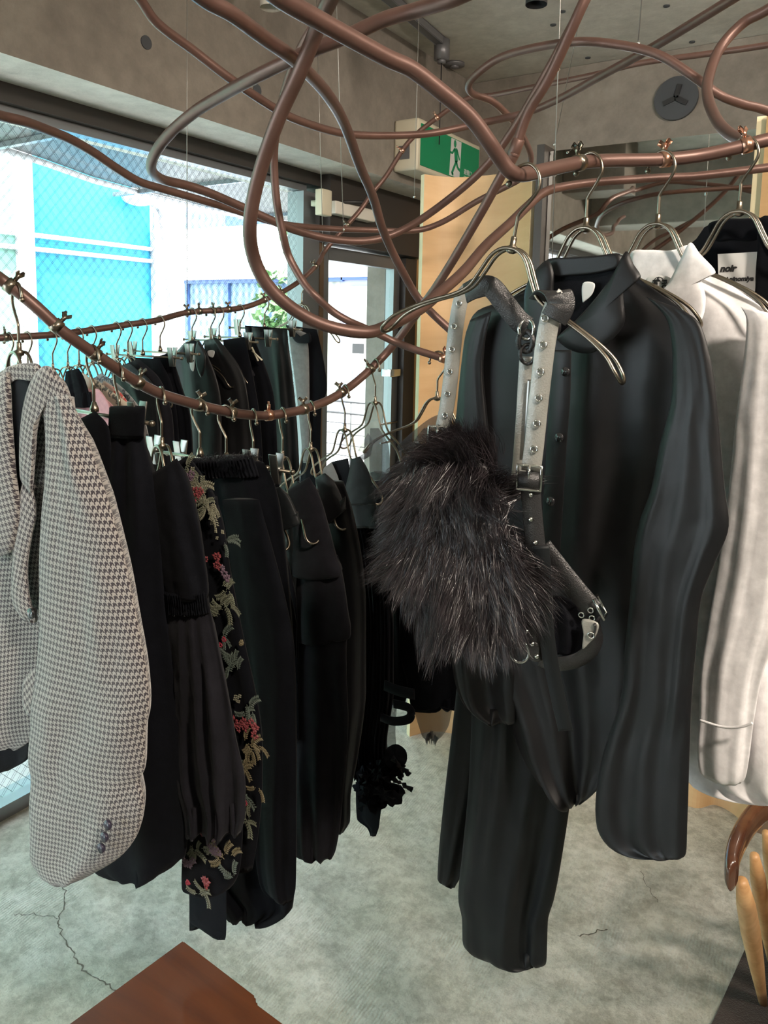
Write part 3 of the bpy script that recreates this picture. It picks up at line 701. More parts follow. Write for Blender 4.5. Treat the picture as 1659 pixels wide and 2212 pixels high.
pipe('B', [(1320, -110, 1.2), (1268, -10, 1.18), (1190, 160, 1.25), (1140, 245, 1.3), (1110, 330, 1.33), (1080, 385, 1.36), (1030, 475, 1.42), (955, 600, 1.52), (890, 692, 1.62), (852, 742, 1.66), (818, 780, 1.66), (767, 827, 1.62), (716, 861, 1.56), (666, 881, 1.5), (615, 893, 1.44), (564, 898, 1.4), (506, 892, 1.35), (456, 882, 1.31), (388, 864, 1.26), (338, 847, 1.22), (287, 820, 1.18), (236, 786, 1.14), (186, 752, 1.11), (135, 715, 1.08), (84, 668, 1.06), (44, 634, 1.05), (0, 602, 1.04), (-80, 545, 1.0), (-300, 400, .95)],
     'copper pipe sagging low across the window side, carrying the tweed jacket and black dresses', .0088,
     [(22, 618, 0), (126, 700, 0), (206, 764, 0), (296, 828, 0), (430, 876, 0), (500, 890, 0), (580, 897, 1), (655, 884, 0), (735, 848, 0), (800, 797, 0)], [(1112, 318), (1102, 345)])
pipe('C', [(1800, 70, 1.9), (1659, 97, 2.0), (1530, 116, 2.1), (1380, 137, 2.2), (1280, 162, 2.3), (1130, 192, 2.5), (1065, 205, 2.6), (1005, 215, 2.65), (930, 265, 2.7), (880, 310, 2.72), (834, 380, 2.75), (806, 414, 2.75), (778, 454, 2.75), (732, 506, 2.72), (701, 543, 2.7), (686, 570, 2.65), (655, 601, 2.6), (615, 628, 2.52), (571, 648, 2.42), (531, 663, 2.35), (480, 670, 2.28), (405, 675, 2.2), (338, 692, 2.1), (270, 702, 2.02), (169, 717, 1.92), (101, 724, 1.86), (0, 730, 1.78), (-120, 738, 1.7)],
     'thin looking copper pipe farthest away, running along the shop window', .0085,
     [(12, 731, 0), (405, 676, 0), (430, 674, 0), (462, 672, 0), (493, 668, 0), (571, 648, 0), (607, 632, 0), (680, 575, 0), (720, 518, 0), (750, 485, 0), (868, 325, 1), (942, 250, 1)])
pipe('D', [(745, -60, .80), (712, 0, .84), (690, 50, .88), (650, 150, .92), (600, 260, .96), (562, 370, 1.0), (541, 470, 1.03), (545, 545, 1.06), (575, 612, 1.08), (630, 665, 1.1), (700, 702, 1.12), (784, 718, 1.14), (835, 705, 1.17), (902, 671, 1.22), (953, 630, 1.28), (1003, 585, 1.34), (1050, 530, 1.42), (1103, 481, 1.5), (1140, 445, 1.56), (1175, 416, 1.6), (1220, 403, 1.64), (1297, 393, 1.68), (1423, 384, 1.7), (1508, 380, 1.7), (1659, 362, 1.66), (1780, 345, 1.62)],
     'copper pipe making the big hanging loop in the middle, then passing behind the hangers', .0095)
pipe('E', [(775, -80, 1.15), (728, -20, 1.18), (690, 40, 1.22), (655, 95, 1.26), (625, 165, 1.32), (603, 250, 1.38), (592, 330, 1.43), (597, 430, 1.46), (612, 510, 1.48), (625, 556, 1.5), (656, 611, 1.5), (683, 641, 1.5), (716, 671, 1.52), (750, 692, 1.53), (784, 707, 1.55), (818, 722, 1.56), (852, 738, 1.57), (902, 757, 1.56), (963, 776, 1.55)],
     'slimmer inner copper loop ending in a clamp before the plywood screen', .0078, [(957, 773, 1)])
pipe('F', [(380, -50, .75), (445, 0, .79), (500, 30, .82), (575, 85, .88), (625, 120, .93), (665, 157, 1.0), (710, 208, 1.1), (745, 270, 1.22), (778, 360, 1.35), (806, 426, 1.45), (824, 488, 1.52), (843, 534, 1.58), (867, 582, 1.62), (901, 641, 1.66), (932, 675, 1.66), (975, 715, 1.66)],
     'copper pipe dropping steeply from the top edge across the door opening', .0088)
pipe('G', [(1100, -60, .80), (985, -5, .84), (900, 22, .88), (830, 42, .90), (750, 78, .92), (675, 108, .94), (600, 142, .98), (540, 172, 1.02), (480, 205, 1.08), (420, 242, 1.14), (365, 290, 1.2), (333, 335, 1.26), (328, 368, 1.32), (352, 388, 1.40), (400, 400, 1.46), (450, 416, 1.5), (520, 446, 1.56), (600, 482, 1.62), (640, 498, 1.66), (700, 514, 1.7), (770, 521, 1.74), (830, 513, 1.76), (895, 483, 1.76), (980, 422, 1.72), (1050, 358, 1.66), (1105, 285, 1.6), (1165, 185, 1.52), (1225, 75, 1.45), (1285, -40, 1.4)],
     'copper pipe with the sharp hairpin bend in front of the window header', .0088)
pipe('H', [(-90, 225, 1.1), (0, 250, 1.2), (50, 262, 1.24), (100, 280, 1.3), (150, 300, 1.36), (200, 328, 1.42), (250, 362, 1.48), (300, 392, 1.54), (350, 408, 1.6), (420, 428, 1.68), (500, 452, 1.78), (600, 482, 1.95), (700, 493, 2.1), (800, 497, 2.2), (895, 498, 2.25), (955, 480, 2.25), (1030, 435, 2.2), (1090, 405, 2.15), (1125, 385, 2.12), (1143, 358, 2.1), (1145, 330, 2.06), (1120, 278, 1.95), (1090, 242, 1.88), (1060, 217, 1.84), (1022, 203, 1.8), (1012, 185, 1.76), (1030, 160, 1.72), (1080, 125, 1.66), (1155, 103, 1.58), (1255, 90, 1.5), (1355, 100, 1.45), (1430, 122, 1.42), (1505, 170, 1.4), (1555, 206, 1.4), (1605, 225, 1.42), (1659, 240, 1.44), (1800, 300, 1.5)],
     'copper pipe entering dark against the window and looping around under the ceiling', .0085)
pipe('I', [(250, -60, 1.25), (300, -5, 1.3), (340, 50, 1.34), (415, 107, 1.4), (500, 172, 1.46), (590, 232, 1.55), (650, 262, 1.62), (740, 288, 1.72), (830, 293, 1.8), (930, 288, 1.86), (1030, 268, 1.86), (1130, 245, 1.82), (1205, 215, 1.74), (1305, 160, 1.6), (1405, 105, 1.48), (1505, 45, 1.36), (1610, -20, 1.26)],
     'long copper pipe swinging from the top left edge to the top right under the ceiling', .0088)
pipe('J', [(1780, -60, 1.15), (1659, 20, 1.22), (1605, 50, 1.25), (1555, 105, 1.26), (1530, 170, 1.24), (1530, 215, 1.2), (1550, 262, 1.14), (1580, 292, 1.08), (1614, 306, 1.03)],
     'short copper pipe curling down onto the clothes pipe beside the far clamp', .0085)
# ---------------------------------------------------------------- suspension cables
def cable(pts, label, r=.0018, ferr=()):
    w_ = cr([tuple(P(*p)) for p in pts], 6) if len(pts) > 2 else [P(*p) for p in pts]
    bm = NB(); tube(bm, w_, r, 6); o = mk('suspension_cable', bm, MAT['steel']); tag(o, label, 'cable', 'thin steel suspension cables')
    for f_ in ferr:
        q = P(*f_); b2_ = NB(); tube(b2_, [q+Vector((0, 0, .012)), q+Vector((0, 0, .010)), q-Vector((0, 0, .010)), q-Vector((0, 0, .012))], [.002, .0042, .0042, .002], 10); mk('ferrule', b2_, MAT['nickel'], o)
def top(x, y, d):   # a point above, on the ceiling, straight up from a pixel point
    p = P(x, y, d); return p
def vcable(x, y, d, label, lean=(0, 0), ferr=()):
    p = P(x, y, d); q = Vector((p.x+lean[0], p.y+lean[1], ZC-.001))
    bm = NB(); tube(bm, [q, p], .0012, 6); o = mk('suspension_cable', bm, MAT['steel']); tag(o, label, 'cable', 'thin steel suspension cables')
    for k in ferr:
        c = q.lerp(p, k); dd_ = (p-q).normalized()
        b2_ = NB(); tube(b2_, [c-dd_*.012, c-dd_*.010, c+dd_*.010, c+dd_*.012], [.002, .0042, .0042, .002], 10); mk('ferrule', b2_, MAT['nickel'], o)
    ball(b3 := NB(), p, .0045); mk('end_stop', b3, MAT['nickel'], o)
vcable(404, 676, 2.2, 'steel cable holding the window pipe, crossing the metal canopy', (.02, 0))
vcable(742, 496, 2.14, 'steel cable dropping in front of the door header to the looping pipe', (-.03, -.04))
vcable(698, 546, 2.69, 'slack steel cable beside the aluminium mullion', (-.05, 0))
vcable(1190, 640, 1.62, 'steel cable with ferrules passing between fur bag hanger and black shirt hanger', (-.02, 0), (.62, .79))
vcable(1198, 312, 2.36, 'steel cable slanting down to the top of the mirror', (.50, -.9))
vcable(1378, 95, 1.45, 'short slanting steel cable above the long straight pipe', (.05, -.1))
vcable(895, 425, 2.6, 'fine steel cable with green bead beside the exit sign', (.0, 0))

# ---------------------------------------------------------------- hangers
BR = .0023
def hook_pts(s=1.0):
    return cr([(0, 0, 0), (0, 0, .030*s), (.001, 0, .040*s), (.012, 0, .056*s), (.019, 0, .070*s), (.0165, 0, .084*s), (.009, 0, .0925*s), (0, 0, .0955*s), (-.010, 0, .0915*s), (-.0165, 0, .083*s), (-.0185, 0, .072*s)], 5)
PH = .0845     # nut to pipe centre
def dress_hanger_proto():
    t = bpy.data.objects.new('wire_hanger', None); COL.objects.link(t); WL[t.name] = Vector((0, 0, 0))
    bm = NB(); h = hook_pts(); tube(bm, h, .0021, 8); ball(bm, h[-1], .0040, 8); mk('hook', bm, MAT['brass'], t, local=True)
    bm = NB(); tube(bm, [(0, 0, .014), (0, 0, .012), (0, 0, .004), (0, 0, .002), (0, 0, -.004), (0, 0, -.006)], [.003, .0035, .0035, .0065, .0065, .003], 12); mk('swivel_collar', bm, MAT['brass'], t, local=True)
    prof = [(a_*.79, b_*.72, c_*.92) for a_, b_, c_ in [(0, 0, .008), (.014, -.003, .008), (.028, -.016, .008), (.042, -.045, .008), (.056, -.070, .0075), (.080, -.087, .007), (.115, -.103, .0075), (.150, -.122, .009), (.175, -.140, .0125), (.190, -.158, .014), (.198, -.170, .010), (.2, -.175, 0)]]
    fr = [(u, -w_, v) for u, v, w_ in prof]; bk = [(u, w_, v) for u, v, w_ in prof]
    right = fr+bk[::-1][1:]
    left = [(-a, b, c) for a, b, c in right]
    # closed double wire: right loop and left loop share the collar
    bm = NB(); loop = right+[(-a, b, c) for a, b, c in bk[1:]]+[(-a, b, c) for a, b, c in fr[::-1][1:-1]]
    tube(bm, cr(loop, 4, True), BR, 8, closed=True); mk('shoulder_wire', bm, MAT['brass'], t, local=True)
    return t
def clip_hanger_proto():
    t = bpy.data.objects.new('clip_hanger', None); COL.objects.link(t); WL[t.name] = Vector((0, 0, 0))
    bm = NB(); h = hook_pts(); tube(bm, h, .0021, 8); ball(bm, h[-1], .0040, 8); mk('hook', bm, MAT['brass'], t, local=True)
    bm = NB(); tube(bm, [(0, 0, .012), (0, 0, .002), (0, 0, -.003)], [.003, .0065, .0065], 12); mk('swivel_collar', bm, MAT['brass'], t, local=True)
    bm = NB(); tube(bm, [(-.15, 0, -.006), (.15, 0, -.006)], .003, 8); ball(bm, (-.15, 0, -.006), .0048); ball(bm, (.15, 0, -.006), .0048); mk('cross_bar', bm, MAT['brass'], t, local=True)
    for sx in (-.115, .115):
        bm = NB()
        for sg in (-1, 1):
            ax = Vector((0, sg*.16, 1)).normalized(); n_ = Vector((1, 0, 0)); m_ = ax.cross(n_)
            obox(bm, Vector((sx, sg*.006, -.004)), (n_, m_, ax), (.0085, .0012, .026), .001)
        tube(bm, [(sx-.009, 0, -.004), (sx+.009, 0, -.004)], .0045, 8)
        mk('clip', bm, MAT['clip'], t, local=True)
    return t
PD = dress_hanger_proto(); PC = clip_hanger_proto(); used = set()
def ddir(alpha):
    a = math.radians(alpha); fh = Vector((-math.sin(YA), math.cos(YA), 0)); return (r0*math.cos(a)-fh*math.sin(a))
def hang(proto, key, nx, ny, alpha, label, group, flip=False, drop=PH):
    """hang a hanger below the pipe, its collar appearing near pixel nx, ny"""
    L_ = PIPES[key]; best = None
    for i in range(len(L_)-1):
        for k in range(4):
            q = L_[i].lerp(L_[i+1], k/4); n_ = q-Vector((0, 0, drop)); x, y, d_ = proj(n_)
            if d_ < .3: continue
            e = (x-nx)**2+.15*(y-ny)**2
            if best is None or e < best[0]: best = (e, n_, y)
    c = best[1]; u_ = ddir(alpha)
    if proto in used:
        r = proto.copy(); COL.objects.link(r)
        for ch in proto.children:
            d_ = ch.copy(); COL.objects.link(d_); d_.parent = r
    else: r = proto; used.add(proto)
    r.location = c; r.rotation_euler = (0, 0, math.atan2(u_.y, u_.x)+(PI if flip else 0))
    r['label'] = label; r['category'] = 'clothes hanger'; r['group'] = group
    return c, abs(best[2]-ny)
#@@G
# ---------------------------------------------------------------- garment tools
class Pl:
    """vertical plane a garment hangs in"""
    def __init__(s, x, y, d, alpha):
        s.o = P(x, y, d); s.u = ddir(alpha); s.n = Vector((0, 0, 1)).cross(s.u)
        if s.n.dot(s.o-EYE) > 0: s.n = -s.n
        s.setd()
    def setd(s):
        v = EYE-s.o; v.z = 0; s.v = v.normalized(); s.b = (s.v*.6+s.n*.4).normalized()
    def hit(s, x, y, off=0.0):
        r = ray(x, y); t = (s.o+s.v*off-EYE).dot(s.n)/r.dot(s.n); return EYE+r*t
def fr4(k): return [hsh(k, i) for i in range(12)]
def loft(name, pl, rows, mat, parent, th=.03, fold=(6, .002, .012), off=0.0, seed=1, nrow=64, nseg=44, caps=True, uvrot=0, flat=.6, wob=0.0, offb=None, mats=None, hem=0, frill=0, smooth_rows=True):
    """rows: (y, xl, xr) or (xl, yl, xr, yr) pixels, top to bottom, lying in the garment's plane"""
    R_ = [(r[1], r[0], r[2], r[0]) if len(r) == 3 else r for r in rows]
    # arc parameterisation
    L_ = []
    acc = [0]
    for i in range(1, len(R_)):
        a, b_ = R_[i-1], R_[i]; acc.append(acc[-1]+max(math.hypot(a[0]-b_[0], a[1]-b_[1]), math.hypot(a[2]-b_[2], a[3]-b_[3]))+1)
    def samp(t):
        s = t*acc[-1]; i = 0
        while i < len(acc)-2 and acc[i+1] < s: i += 1
        f = (s-acc[i])/(acc[i+1]-acc[i]); 
        p = [R_[max(i-1, 0)], R_[i], R_[i+1], R_[min(i+2, len(R_)-1)]]
        o = []
        for k in range(4):
            q0, q1, q2, q3 = p[0][k], p[1][k], p[2][k], p[3][k]
            h0 = max(acc[i]-acc[max(i-1, 0)], 1e-6); h1 = acc[i+1]-acc[i]; h2 = max(acc[min(i+2, len(acc)-1)]-acc[i+1], 1e-6)
            m1 = (q2-q1)/h1 if i == 0 else .5*((q1-q0)/h0+(q2-q1)/h1)
            m2 = (q2-q1)/h1 if i+2 > len(R_)-1 else .5*((q2-q1)/h1+(q3-q2)/h2)
            # limit overshoot
            lim = 2.2*abs(q2-q1)/h1
            if lim < 1e-6: m1 = m2 = 0
            m1 = max(-lim, min(lim, m1)); m2 = max(-lim, min(lim, m2))
            o.append((2*f**3-3*f*f+1)*q1+(f**3-2*f*f+f)*h1*m1+(-2*f**3+3*f*f)*q2+(f**3-f*f)*h1*m2)
        return o
    rn = fr4(seed); nf, a0, a1 = fold
    def folds(s, t):
        if nf > 9:
            v = math.sin(2*PI*nf*(s+.012*noise.noise(Vector((s*9, t*5, seed))))+rn[0]*6)+.5*noise.noise(Vector((s*nf*1.3, t*4, seed)))
            return (a0+(a1-a0)*t)*v
        dr = .25*t*(rn[1]-.5)+.10*noise.noise(Vector((t*1.6, seed*2.1, s)))
        v = 1.5*noise.noise(Vector(((s+dr)*nf*1.1+seed*3.7, t*.55, seed*1.3)))+.9*noise.noise(Vector(((s-dr*.7)*nf*.45+seed*5.7, t*1.3, seed*2.3)))+.35*noise.noise(Vector(((s+dr)*nf*2.6, t*2.2+s, seed*4.1)))
        return (a0+(a1-a0)*t)*v*1.25+wob*noise.noise(Vector((s*4, t*9, seed*3.3)))+.0016*noise.noise(Vector((s*7+3, t*16, seed)))
    bm = NB(); uvl = bm.loops.layers.uv.new('UVMap')
    rings = []; uvs = []; M_ = nseg; wacc = 0; lastc = None
    for j in range(nrow+1):
        t = j/nrow; q = samp(t)
        o_ = off if offb is None else off+(offb-off)*t
        A = pl.hit(q[0], q[1], o_); B = pl.hit(q[2], q[3], o_); W_ = (B-A).length
        c = (A+B)/2
        if lastc is not None: wacc += (c-lastc).length
        lastc = c
        T_ = min(th, W_*.42)*min(1, .30+t*7)
        ring, uv = [], []
        for k in range(M_):
            a = k/M_
            if a < .5: s = a*2; side = 1
            else: s = 2-a*2; side = -1
            # finer sampling near the edges
            s = .5-.5*math.cos(PI*s)
            prof = max(math.sin(PI*min(max(s, 0), 1)), 0)**flat
            n_ = (.35 if side > 0 else -1.65)*T_*prof + folds(s, t)*min(1, prof*1.4)*min(1, W_/.10)
            p = A.lerp(B, s)+pl.b*n_
            if hem and t > .93: p.z += hem*math.sin(2*PI*nf*s*1.3+rn[6]*6)*(t-.93)/.07
            ring.append(bm.verts.new(p)); uv.append(((s*W_)*(1 if side > 0 else -1), -wacc))
        rings.append(ring); uvs.append(uv)
    ca, sa = math.cos(uvrot), math.sin(uvrot)
    def setuv(f, cs):
        for lp, c_ in zip(f.loops, cs): lp[uvl].uv = (c_[0]*ca-c_[1]*sa, c_[0]*sa+c_[1]*ca)
    for j in range(nrow):
        for k in range(M_):
            k2 = (k+1) % M_
            f = bm.faces.new((rings[j][k], rings[j+1][k], rings[j+1][k2], rings[j][k2]))
            setuv(f, (uvs[j][k], uvs[j+1][k], uvs[j+1][k2], uvs[j][k2]))
    if caps:
        # hollow bottom opening: the hem turns in and up
        b_ = rings[-1]; c = sum((v.co for v in b_), Vector())/M_
        inr = [bm.verts.new(v.co+(c-v.co)*.06+Vector((0, 0, .004))) for v in b_]
        up_ = min(.10, wacc*.45, W_*.4)
        inr2 = [bm.verts.new(v.co+(c-v.co)*.12+Vector((0, 0, up_))) for v in b_]
        for k in range(M_):
            k2 = (k+1) % M_
            f_ = bm.faces.new((b_[k], inr[k], inr[k2], b_[k2])); setuv(f_, (uvs[-1][k], uvs[-1][k], uvs[-1][k2], uvs[-1][k2])); f_ = bm.faces.new((inr[k], inr2[k], inr2[k2], inr[k2])); setuv(f_, (uvs[-1][k], uvs[-2][k], uvs[-2][k2], uvs[-1][k2]))
        f_ = bm.faces.new(inr2); setuv(f_, uvs[-1])
        f = bm.faces.new(rings[0][::-1])
        setuv(f, uvs[0][::-1])
    bmesh.ops.recalc_face_normals(bm, faces=bm.faces)
    return mk(name, bm, mats or MAT[mat], parent)
def garment(name, pl, x, y, label, cat, group=None):
    c = pl.hit(x, y); return empty(name, c, label, cat, group)
def patch(name, pl, poly, mat, parent, th=.0015, off=0, bulge=0.0, res=14, kind=None):
    """a filled, slightly padded panel with the given pixel outline, lying off the garment's plane"""
    pts = cr([(x, y) for x, y in poly], 5, True)
    W_ = [pl.hit(x, y, off) for x, y in pts]; c = sum(W_, Vector())/len(W_)
    bm = NB(); n = len(W_); L_ = []
    K = 6
    for side in (1, -1):
        rs = []
        for k in range(K):
            f = k/K; h = th*side+ (bulge*(1-(1-f)**2) if side == 1 else bulge*(1-(1-f)**2)*.9)
            rs.append([bm.verts.new(w_.lerp(c, f)+pl.b*(h if k else th*.3*side)) for w_ in W_])
        cv = bm.verts.new(c+pl.b*(th*side+bulge)); L_.append((rs, cv))
        for k in range(K-1):
            for i in range(n): bm.faces.new((rs[k][i], rs[k][(i+1) % n], rs[k+1][(i+1) % n], rs[k+1][i]))
        for i in range(n): bm.faces.new((rs[-1][i], rs[-1][(i+1) % n], cv))
    for i in range(n): bm.faces.new((L_[0][0][0][i], L_[1][0][0][i], L_[1][0][0][(i+1) % n], L_[0][0][0][(i+1) % n]))
    bmesh.ops.recalc_face_normals(bm, faces=bm.faces)
    return mk(name, bm, MAT[mat] if isinstance(mat, str) else mat, parent)
def button(pl, x, y, off, mat, parent, r=.0055, name='button'):
    c = pl.hit(x, y, off); n = pl.n; a = pl.u; b_ = n.cross(a); bm = NB()
    tube(bm, [c-n*.002, c+n*.0008, c+n*.0018, c+n*.0016, c+n*.0008], [r*.9, r, r*.96, r*.72, r*.5], 16)
    for s_ in (-1, 1): tube(bm, [c+n*.0005+a*(s_*r*.22), c+n*.0014+a*(s_*r*.22)], r*.1, 6)
    return mk(name, bm, MAT[mat], parent)
def strap(name, pts, w_, th, mat, parent, wd=None, stitch=True):
    """flat band: pts list of (point, widthdir)"""
    P_ = [Vector(p) for p, _ in pts]; D = [Vector(d) for _, d in pts]
    S_ = cr([tuple(p)+tuple(d) for p, d in zip(P_, D)], 8)
    bm = NB(); rings = []
    n = len(S_)
    for i, q in enumerate(S_):
        p = Vector(q[:3]); d = Vector(q[3:]); 
        a = Vector(S_[max(i-1, 0)][:3]); b_ = Vector(S_[min(i+1, n-1)][:3]); t_ = (b_-a).normalized()
        d = (d-t_*d.dot(t_)).normalized(); nn = t_.cross(d)
        ww = (w_[0]+(w_[1]-w_[0])*i/(n-1)) if isinstance(w_, tuple) else w_
        h = ww/2
        prof = [(-h, 0), (-h*.94, th/2), (h*.94, th/2), (h, 0), (h*.94, -th/2), (-h*.94, -th/2)]
        rings.append([bm.verts.new(p+d*x+nn*y) for x, y in prof])
    for i in range(n-1):
        for k in range(6): bm.faces.new((rings[i][k], rings[i][(k+1) % 6], rings[i+1][(k+1) % 6], rings[i+1][k]))
    bm.faces.new(rings[0]); bm.faces.new(rings[-1][::-1]); bmesh.ops.recalc_face_normals(bm, faces=bm.faces)
    o = mk(name, bm, MAT[mat], parent, smooth=False)
    for p in o.data.polygons: p.use_smooth = len(p.vertices) == 4
    return o
def eyelet(c, n, r, parent, name='eyelet', mat='nickel'):
    bm = NB(); n = Vector(n).normalized(); a = n.orthogonal().normalized(); b_ = n.cross(a)
    pts = [Vector(c)+n*.0008+(a*math.cos(k*PI/10)+b_*math.sin(k*PI/10))*r for k in range(20)]
    tube(bm, pts, r*.30, 6, closed=True); return mk(name, bm, MAT[mat], parent)
def dome(c, n, r, parent, name='stud'):
    bm = NB(); n = Vector(n).normalized(); tube(bm, [Vector(c), Vector(c)+n*r*.5, Vector(c)+n*r*.85, Vector(c)+n*r], [r, r*.85, r*.5, r*.1], 14); return mk(name, bm, MAT['nickel'], parent)

GA = 'wire hangers on the pipe over the fur bag'; GB = 'wire hangers on the low sagging pipe'; GC = 'wire hangers on the pipe by the window'
rep = []; HC = {}
def H(proto, key, nx, ny, al, label, group, flip=False):
    c, e = hang(proto, key, nx, ny, al, label, group, flip); HC[(key, nx)] = c; x, y, d_ = proj(c); rep.append((label[:30], round(x), round(y), nx, ny, round(d_, 2))); return c
AL = 45; BL = 32
H(PD, 'A', 1106, 545, 33, 'brass wire hanger nearest the sharp pipe bend, its loops bare beside the leather straps', GA); PD.rotation_euler.rotate_axis('Y', math.radians(9))
H(PD, 'A', 1266, 498, AL, 'brass wire hanger rising from the black shirt collar', GA)
H(PD, 'A', 1420, 496, AL, 'brass wire hanger rising from the white shirt collar', GA)
H(PD, 'A', 1597, 456, AL, 'brass wire hanger inside the black jacket with the white neck label', GA)
H(PD, 'E', 944, 870, 20, 'small wire hanger under the clamped pipe end before the plywood, holding sheer mesh', GA)
for a in ((PD, 42, 755, 'wire hanger inside the houndstooth jacket'), (PC, 205, 872, 'clip hanger holding the black skirt next to the houndstooth sleeve'),
          (PD, 262, 880, 'wire hanger mostly hidden behind the clip hanger of the black skirt'), (PD, 350, 952, 'wire hanger carrying the embroidered floral coat'),
          (PC, 432, 974, 'clip hanger with its bar above the frayed black waistband'), (PC, 489, 978, 'second clip hanger gripping the front of the frayed waistband'),
          (PD, 548, 990, 'wire hanger whose end loop hangs bare below a black sleeve opening'), (PD, 610, 982, 'wire hanger inside the charcoal tiered coat'),
          (PD, 672, 975, 'wire hanger inside the black satin top'), (PD, 745, 938, 'wire hanger in the wide neckline of the black tank dress'),
          (PD, 812, 885, 'wire hanger holding the black sheer piece before the door glass')):
    H(a[0], 'B', a[1], a[2], {42: 45, 205: 40, 262: 50, 350: 55, 432: 32, 489: 32}.get(a[1], 62), a[3], GB, True)
for a in ((PD, 20, 790, 'leftmost wire hanger on the window pipe, behind the tweed collar'), (PD, 60, 785, 'window pipe wire hanger just past the tweed jacket collar'), (PD, 114, 783, 'window pipe wire hanger over the pink blouse'), (PD, 146, 782, 'window pipe wire hanger over the beige floral collar'),
          (PD, 170, 780, 'window pipe wire hanger crossing behind the sagging copper pipe'), (PD, 199, 773, 'window pipe wire hanger over the rose floral shirt'),
          (PD, 252, 762, 'window pipe wire hanger beside the first wooden-look clip'), (PD, 277, 760, 'window pipe wire hanger in front of the turquoise panel centre'),
          (PC, 308, 757, 'window pipe clip hanger against the turquoise panel edge'), (PC, 345, 748, 'window pipe clip hanger with ruched black waistband beside the white post'),
          (PD, 414, 733, 'window pipe wire hanger in the black jacket with the white label'), (PD, 455, 727, 'window pipe wire hanger in the second black jacket'),
          (PC, 473, 724, 'window pipe clip hanger holding the plain black skirt'), (PC, 518, 722, 'window pipe clip hanger holding the tied black skirt'),
          (PC, 571, 702, 'window pipe clip hanger gripping the gathered elastic waistband'), (PD, 652, 660, 'window pipe wire hanger in the grey and black top, in front of the mullion')):
    H(a[0], 'C', a[1], a[2], BL, a[3], GC)

# ================================================================ shirts on the right
# ---- black shirt
p = Pl(1266, 600, 1.0, AL); p.o += p.v*.015
t = garment('black_shirt', p, 1260, 1700, 'long black satin button shirt hanging behind the studded straps', 'shirt')
loft('shirt_body', p, [(1175, 600, 1345, 575), (1135, 628, 1395, 612), (1080, 652, 1450, 650), (1030, 672, 1490, 685), (1012, 700, 1500, 720), (1005, 760, 1500, 790), (995, 860, 1490, 880), (990, 1000, 1480, 1000), (990, 1150, 1460, 1150), (1000, 1300, 1440, 1300), (1050, 1450, 1425, 1450), (1100, 1560, 1400, 1560), (1130, 1640, 1375, 1620), (1170, 1700, 1330, 1670), (1205, 1737, 1295, 1700), (1222, 1747, 1262, 1728)], 'satin', t, th=.045, fold=(5, .004, .016), seed=3, nrow=90, nseg=64, caps=True)
loft('right_sleeve', p, [(1395, 640, 1480, 672), (1440, 690, 1512, 700), (1452, 760, 1534, 770), (1450, 860, 1548, 860), (1425, 960, 1557, 960), (1405, 1060, 1566, 1060), (1380, 1130, 1574, 1140), (1368, 1200, 1545, 1215), (1362, 1280, 1516, 1290), (1350, 1400, 1504, 1400), (1342, 1500, 1495, 1500), (1300, 1640, 1489, 1640), (1286, 1740, 1486, 1745), (1290, 1790, 1484, 1800), (1315, 1828, 1483, 1835), (1370, 1850, 1478, 1850), (1430, 1856, 1465, 1852)], 'satin', t, th=.035, fold=(3, .002, .008), off=.045, offb=.06, seed=11, nrow=90, nseg=56, flat=.5)
loft('left_sleeve', p, [(1018, 690, 1062, 672), (1006, 720, 1050, 720), (996, 790, 1042, 790), (985, 900, 1050, 900), (975, 1000, 1060, 1000), (968, 1150, 1080, 1150), (965, 1300, 1100, 1300), (975, 1430, 1110, 1440), (1000, 1520, 1115, 1530), (1050, 1562, 1112, 1562)], 'satin', t, th=.035, fold=(4, .002, .014), off=.03, offb=.03, seed=15, nrow=60)
patch('inner_neck', p, [(1180, 566), (1260, 556), (1340, 550), (1352, 575), (1310, 640), (1255, 690), (1215, 725), (1190, 700), (1160, 640), (1150, 610)], 'lining', t, .002, off=.028)
patch('collar_flap', p, [(1352, 543), (1368, 570), (1384, 600), (1350, 618), (1347, 650), (1350, 690), (1335, 720), (1300, 752), (1268, 764), (1232, 756), (1208, 738), (1206, 726), (1245, 690), (1290, 640), (1325, 590)], 'satin', t, .002, off=.052, bulge=.004)
patch('collar_flap', p, [(1182, 562), (1196, 590), (1196, 640), (1212, 700), (1204, 726), (1180, 742), (1150, 730), (1136, 700), (1132, 660), (1136, 620), (1152, 590)], 'satin', t, .002, off=.046, bulge=.004)
patch('collar_stand', p, [(1182, 561), (1230, 556), (1290, 552), (1338, 548), (1340, 575), (1290, 590), (1230, 596), (1190, 596)], 'satin', t, .0015, off=.034)
patch('neck_label', p, [(1259, 612), (1284, 612), (1280, 634), (1264, 650), (1258, 650)], 'label', t, .0006, off=.040)
prism_pl = None
strap('button_placket', [(p.hit(x, y, .054), p.u) for x, y in ((1212, 756), (1210, 850), (1203, 950), (1195, 1085), (1188, 1200))], .030, .0012, 'satin', t)
for x, y in ((1222, 803), (1209, 945), (1190, 1083)): button(p, x, y, .060, 'button', t, .0062)
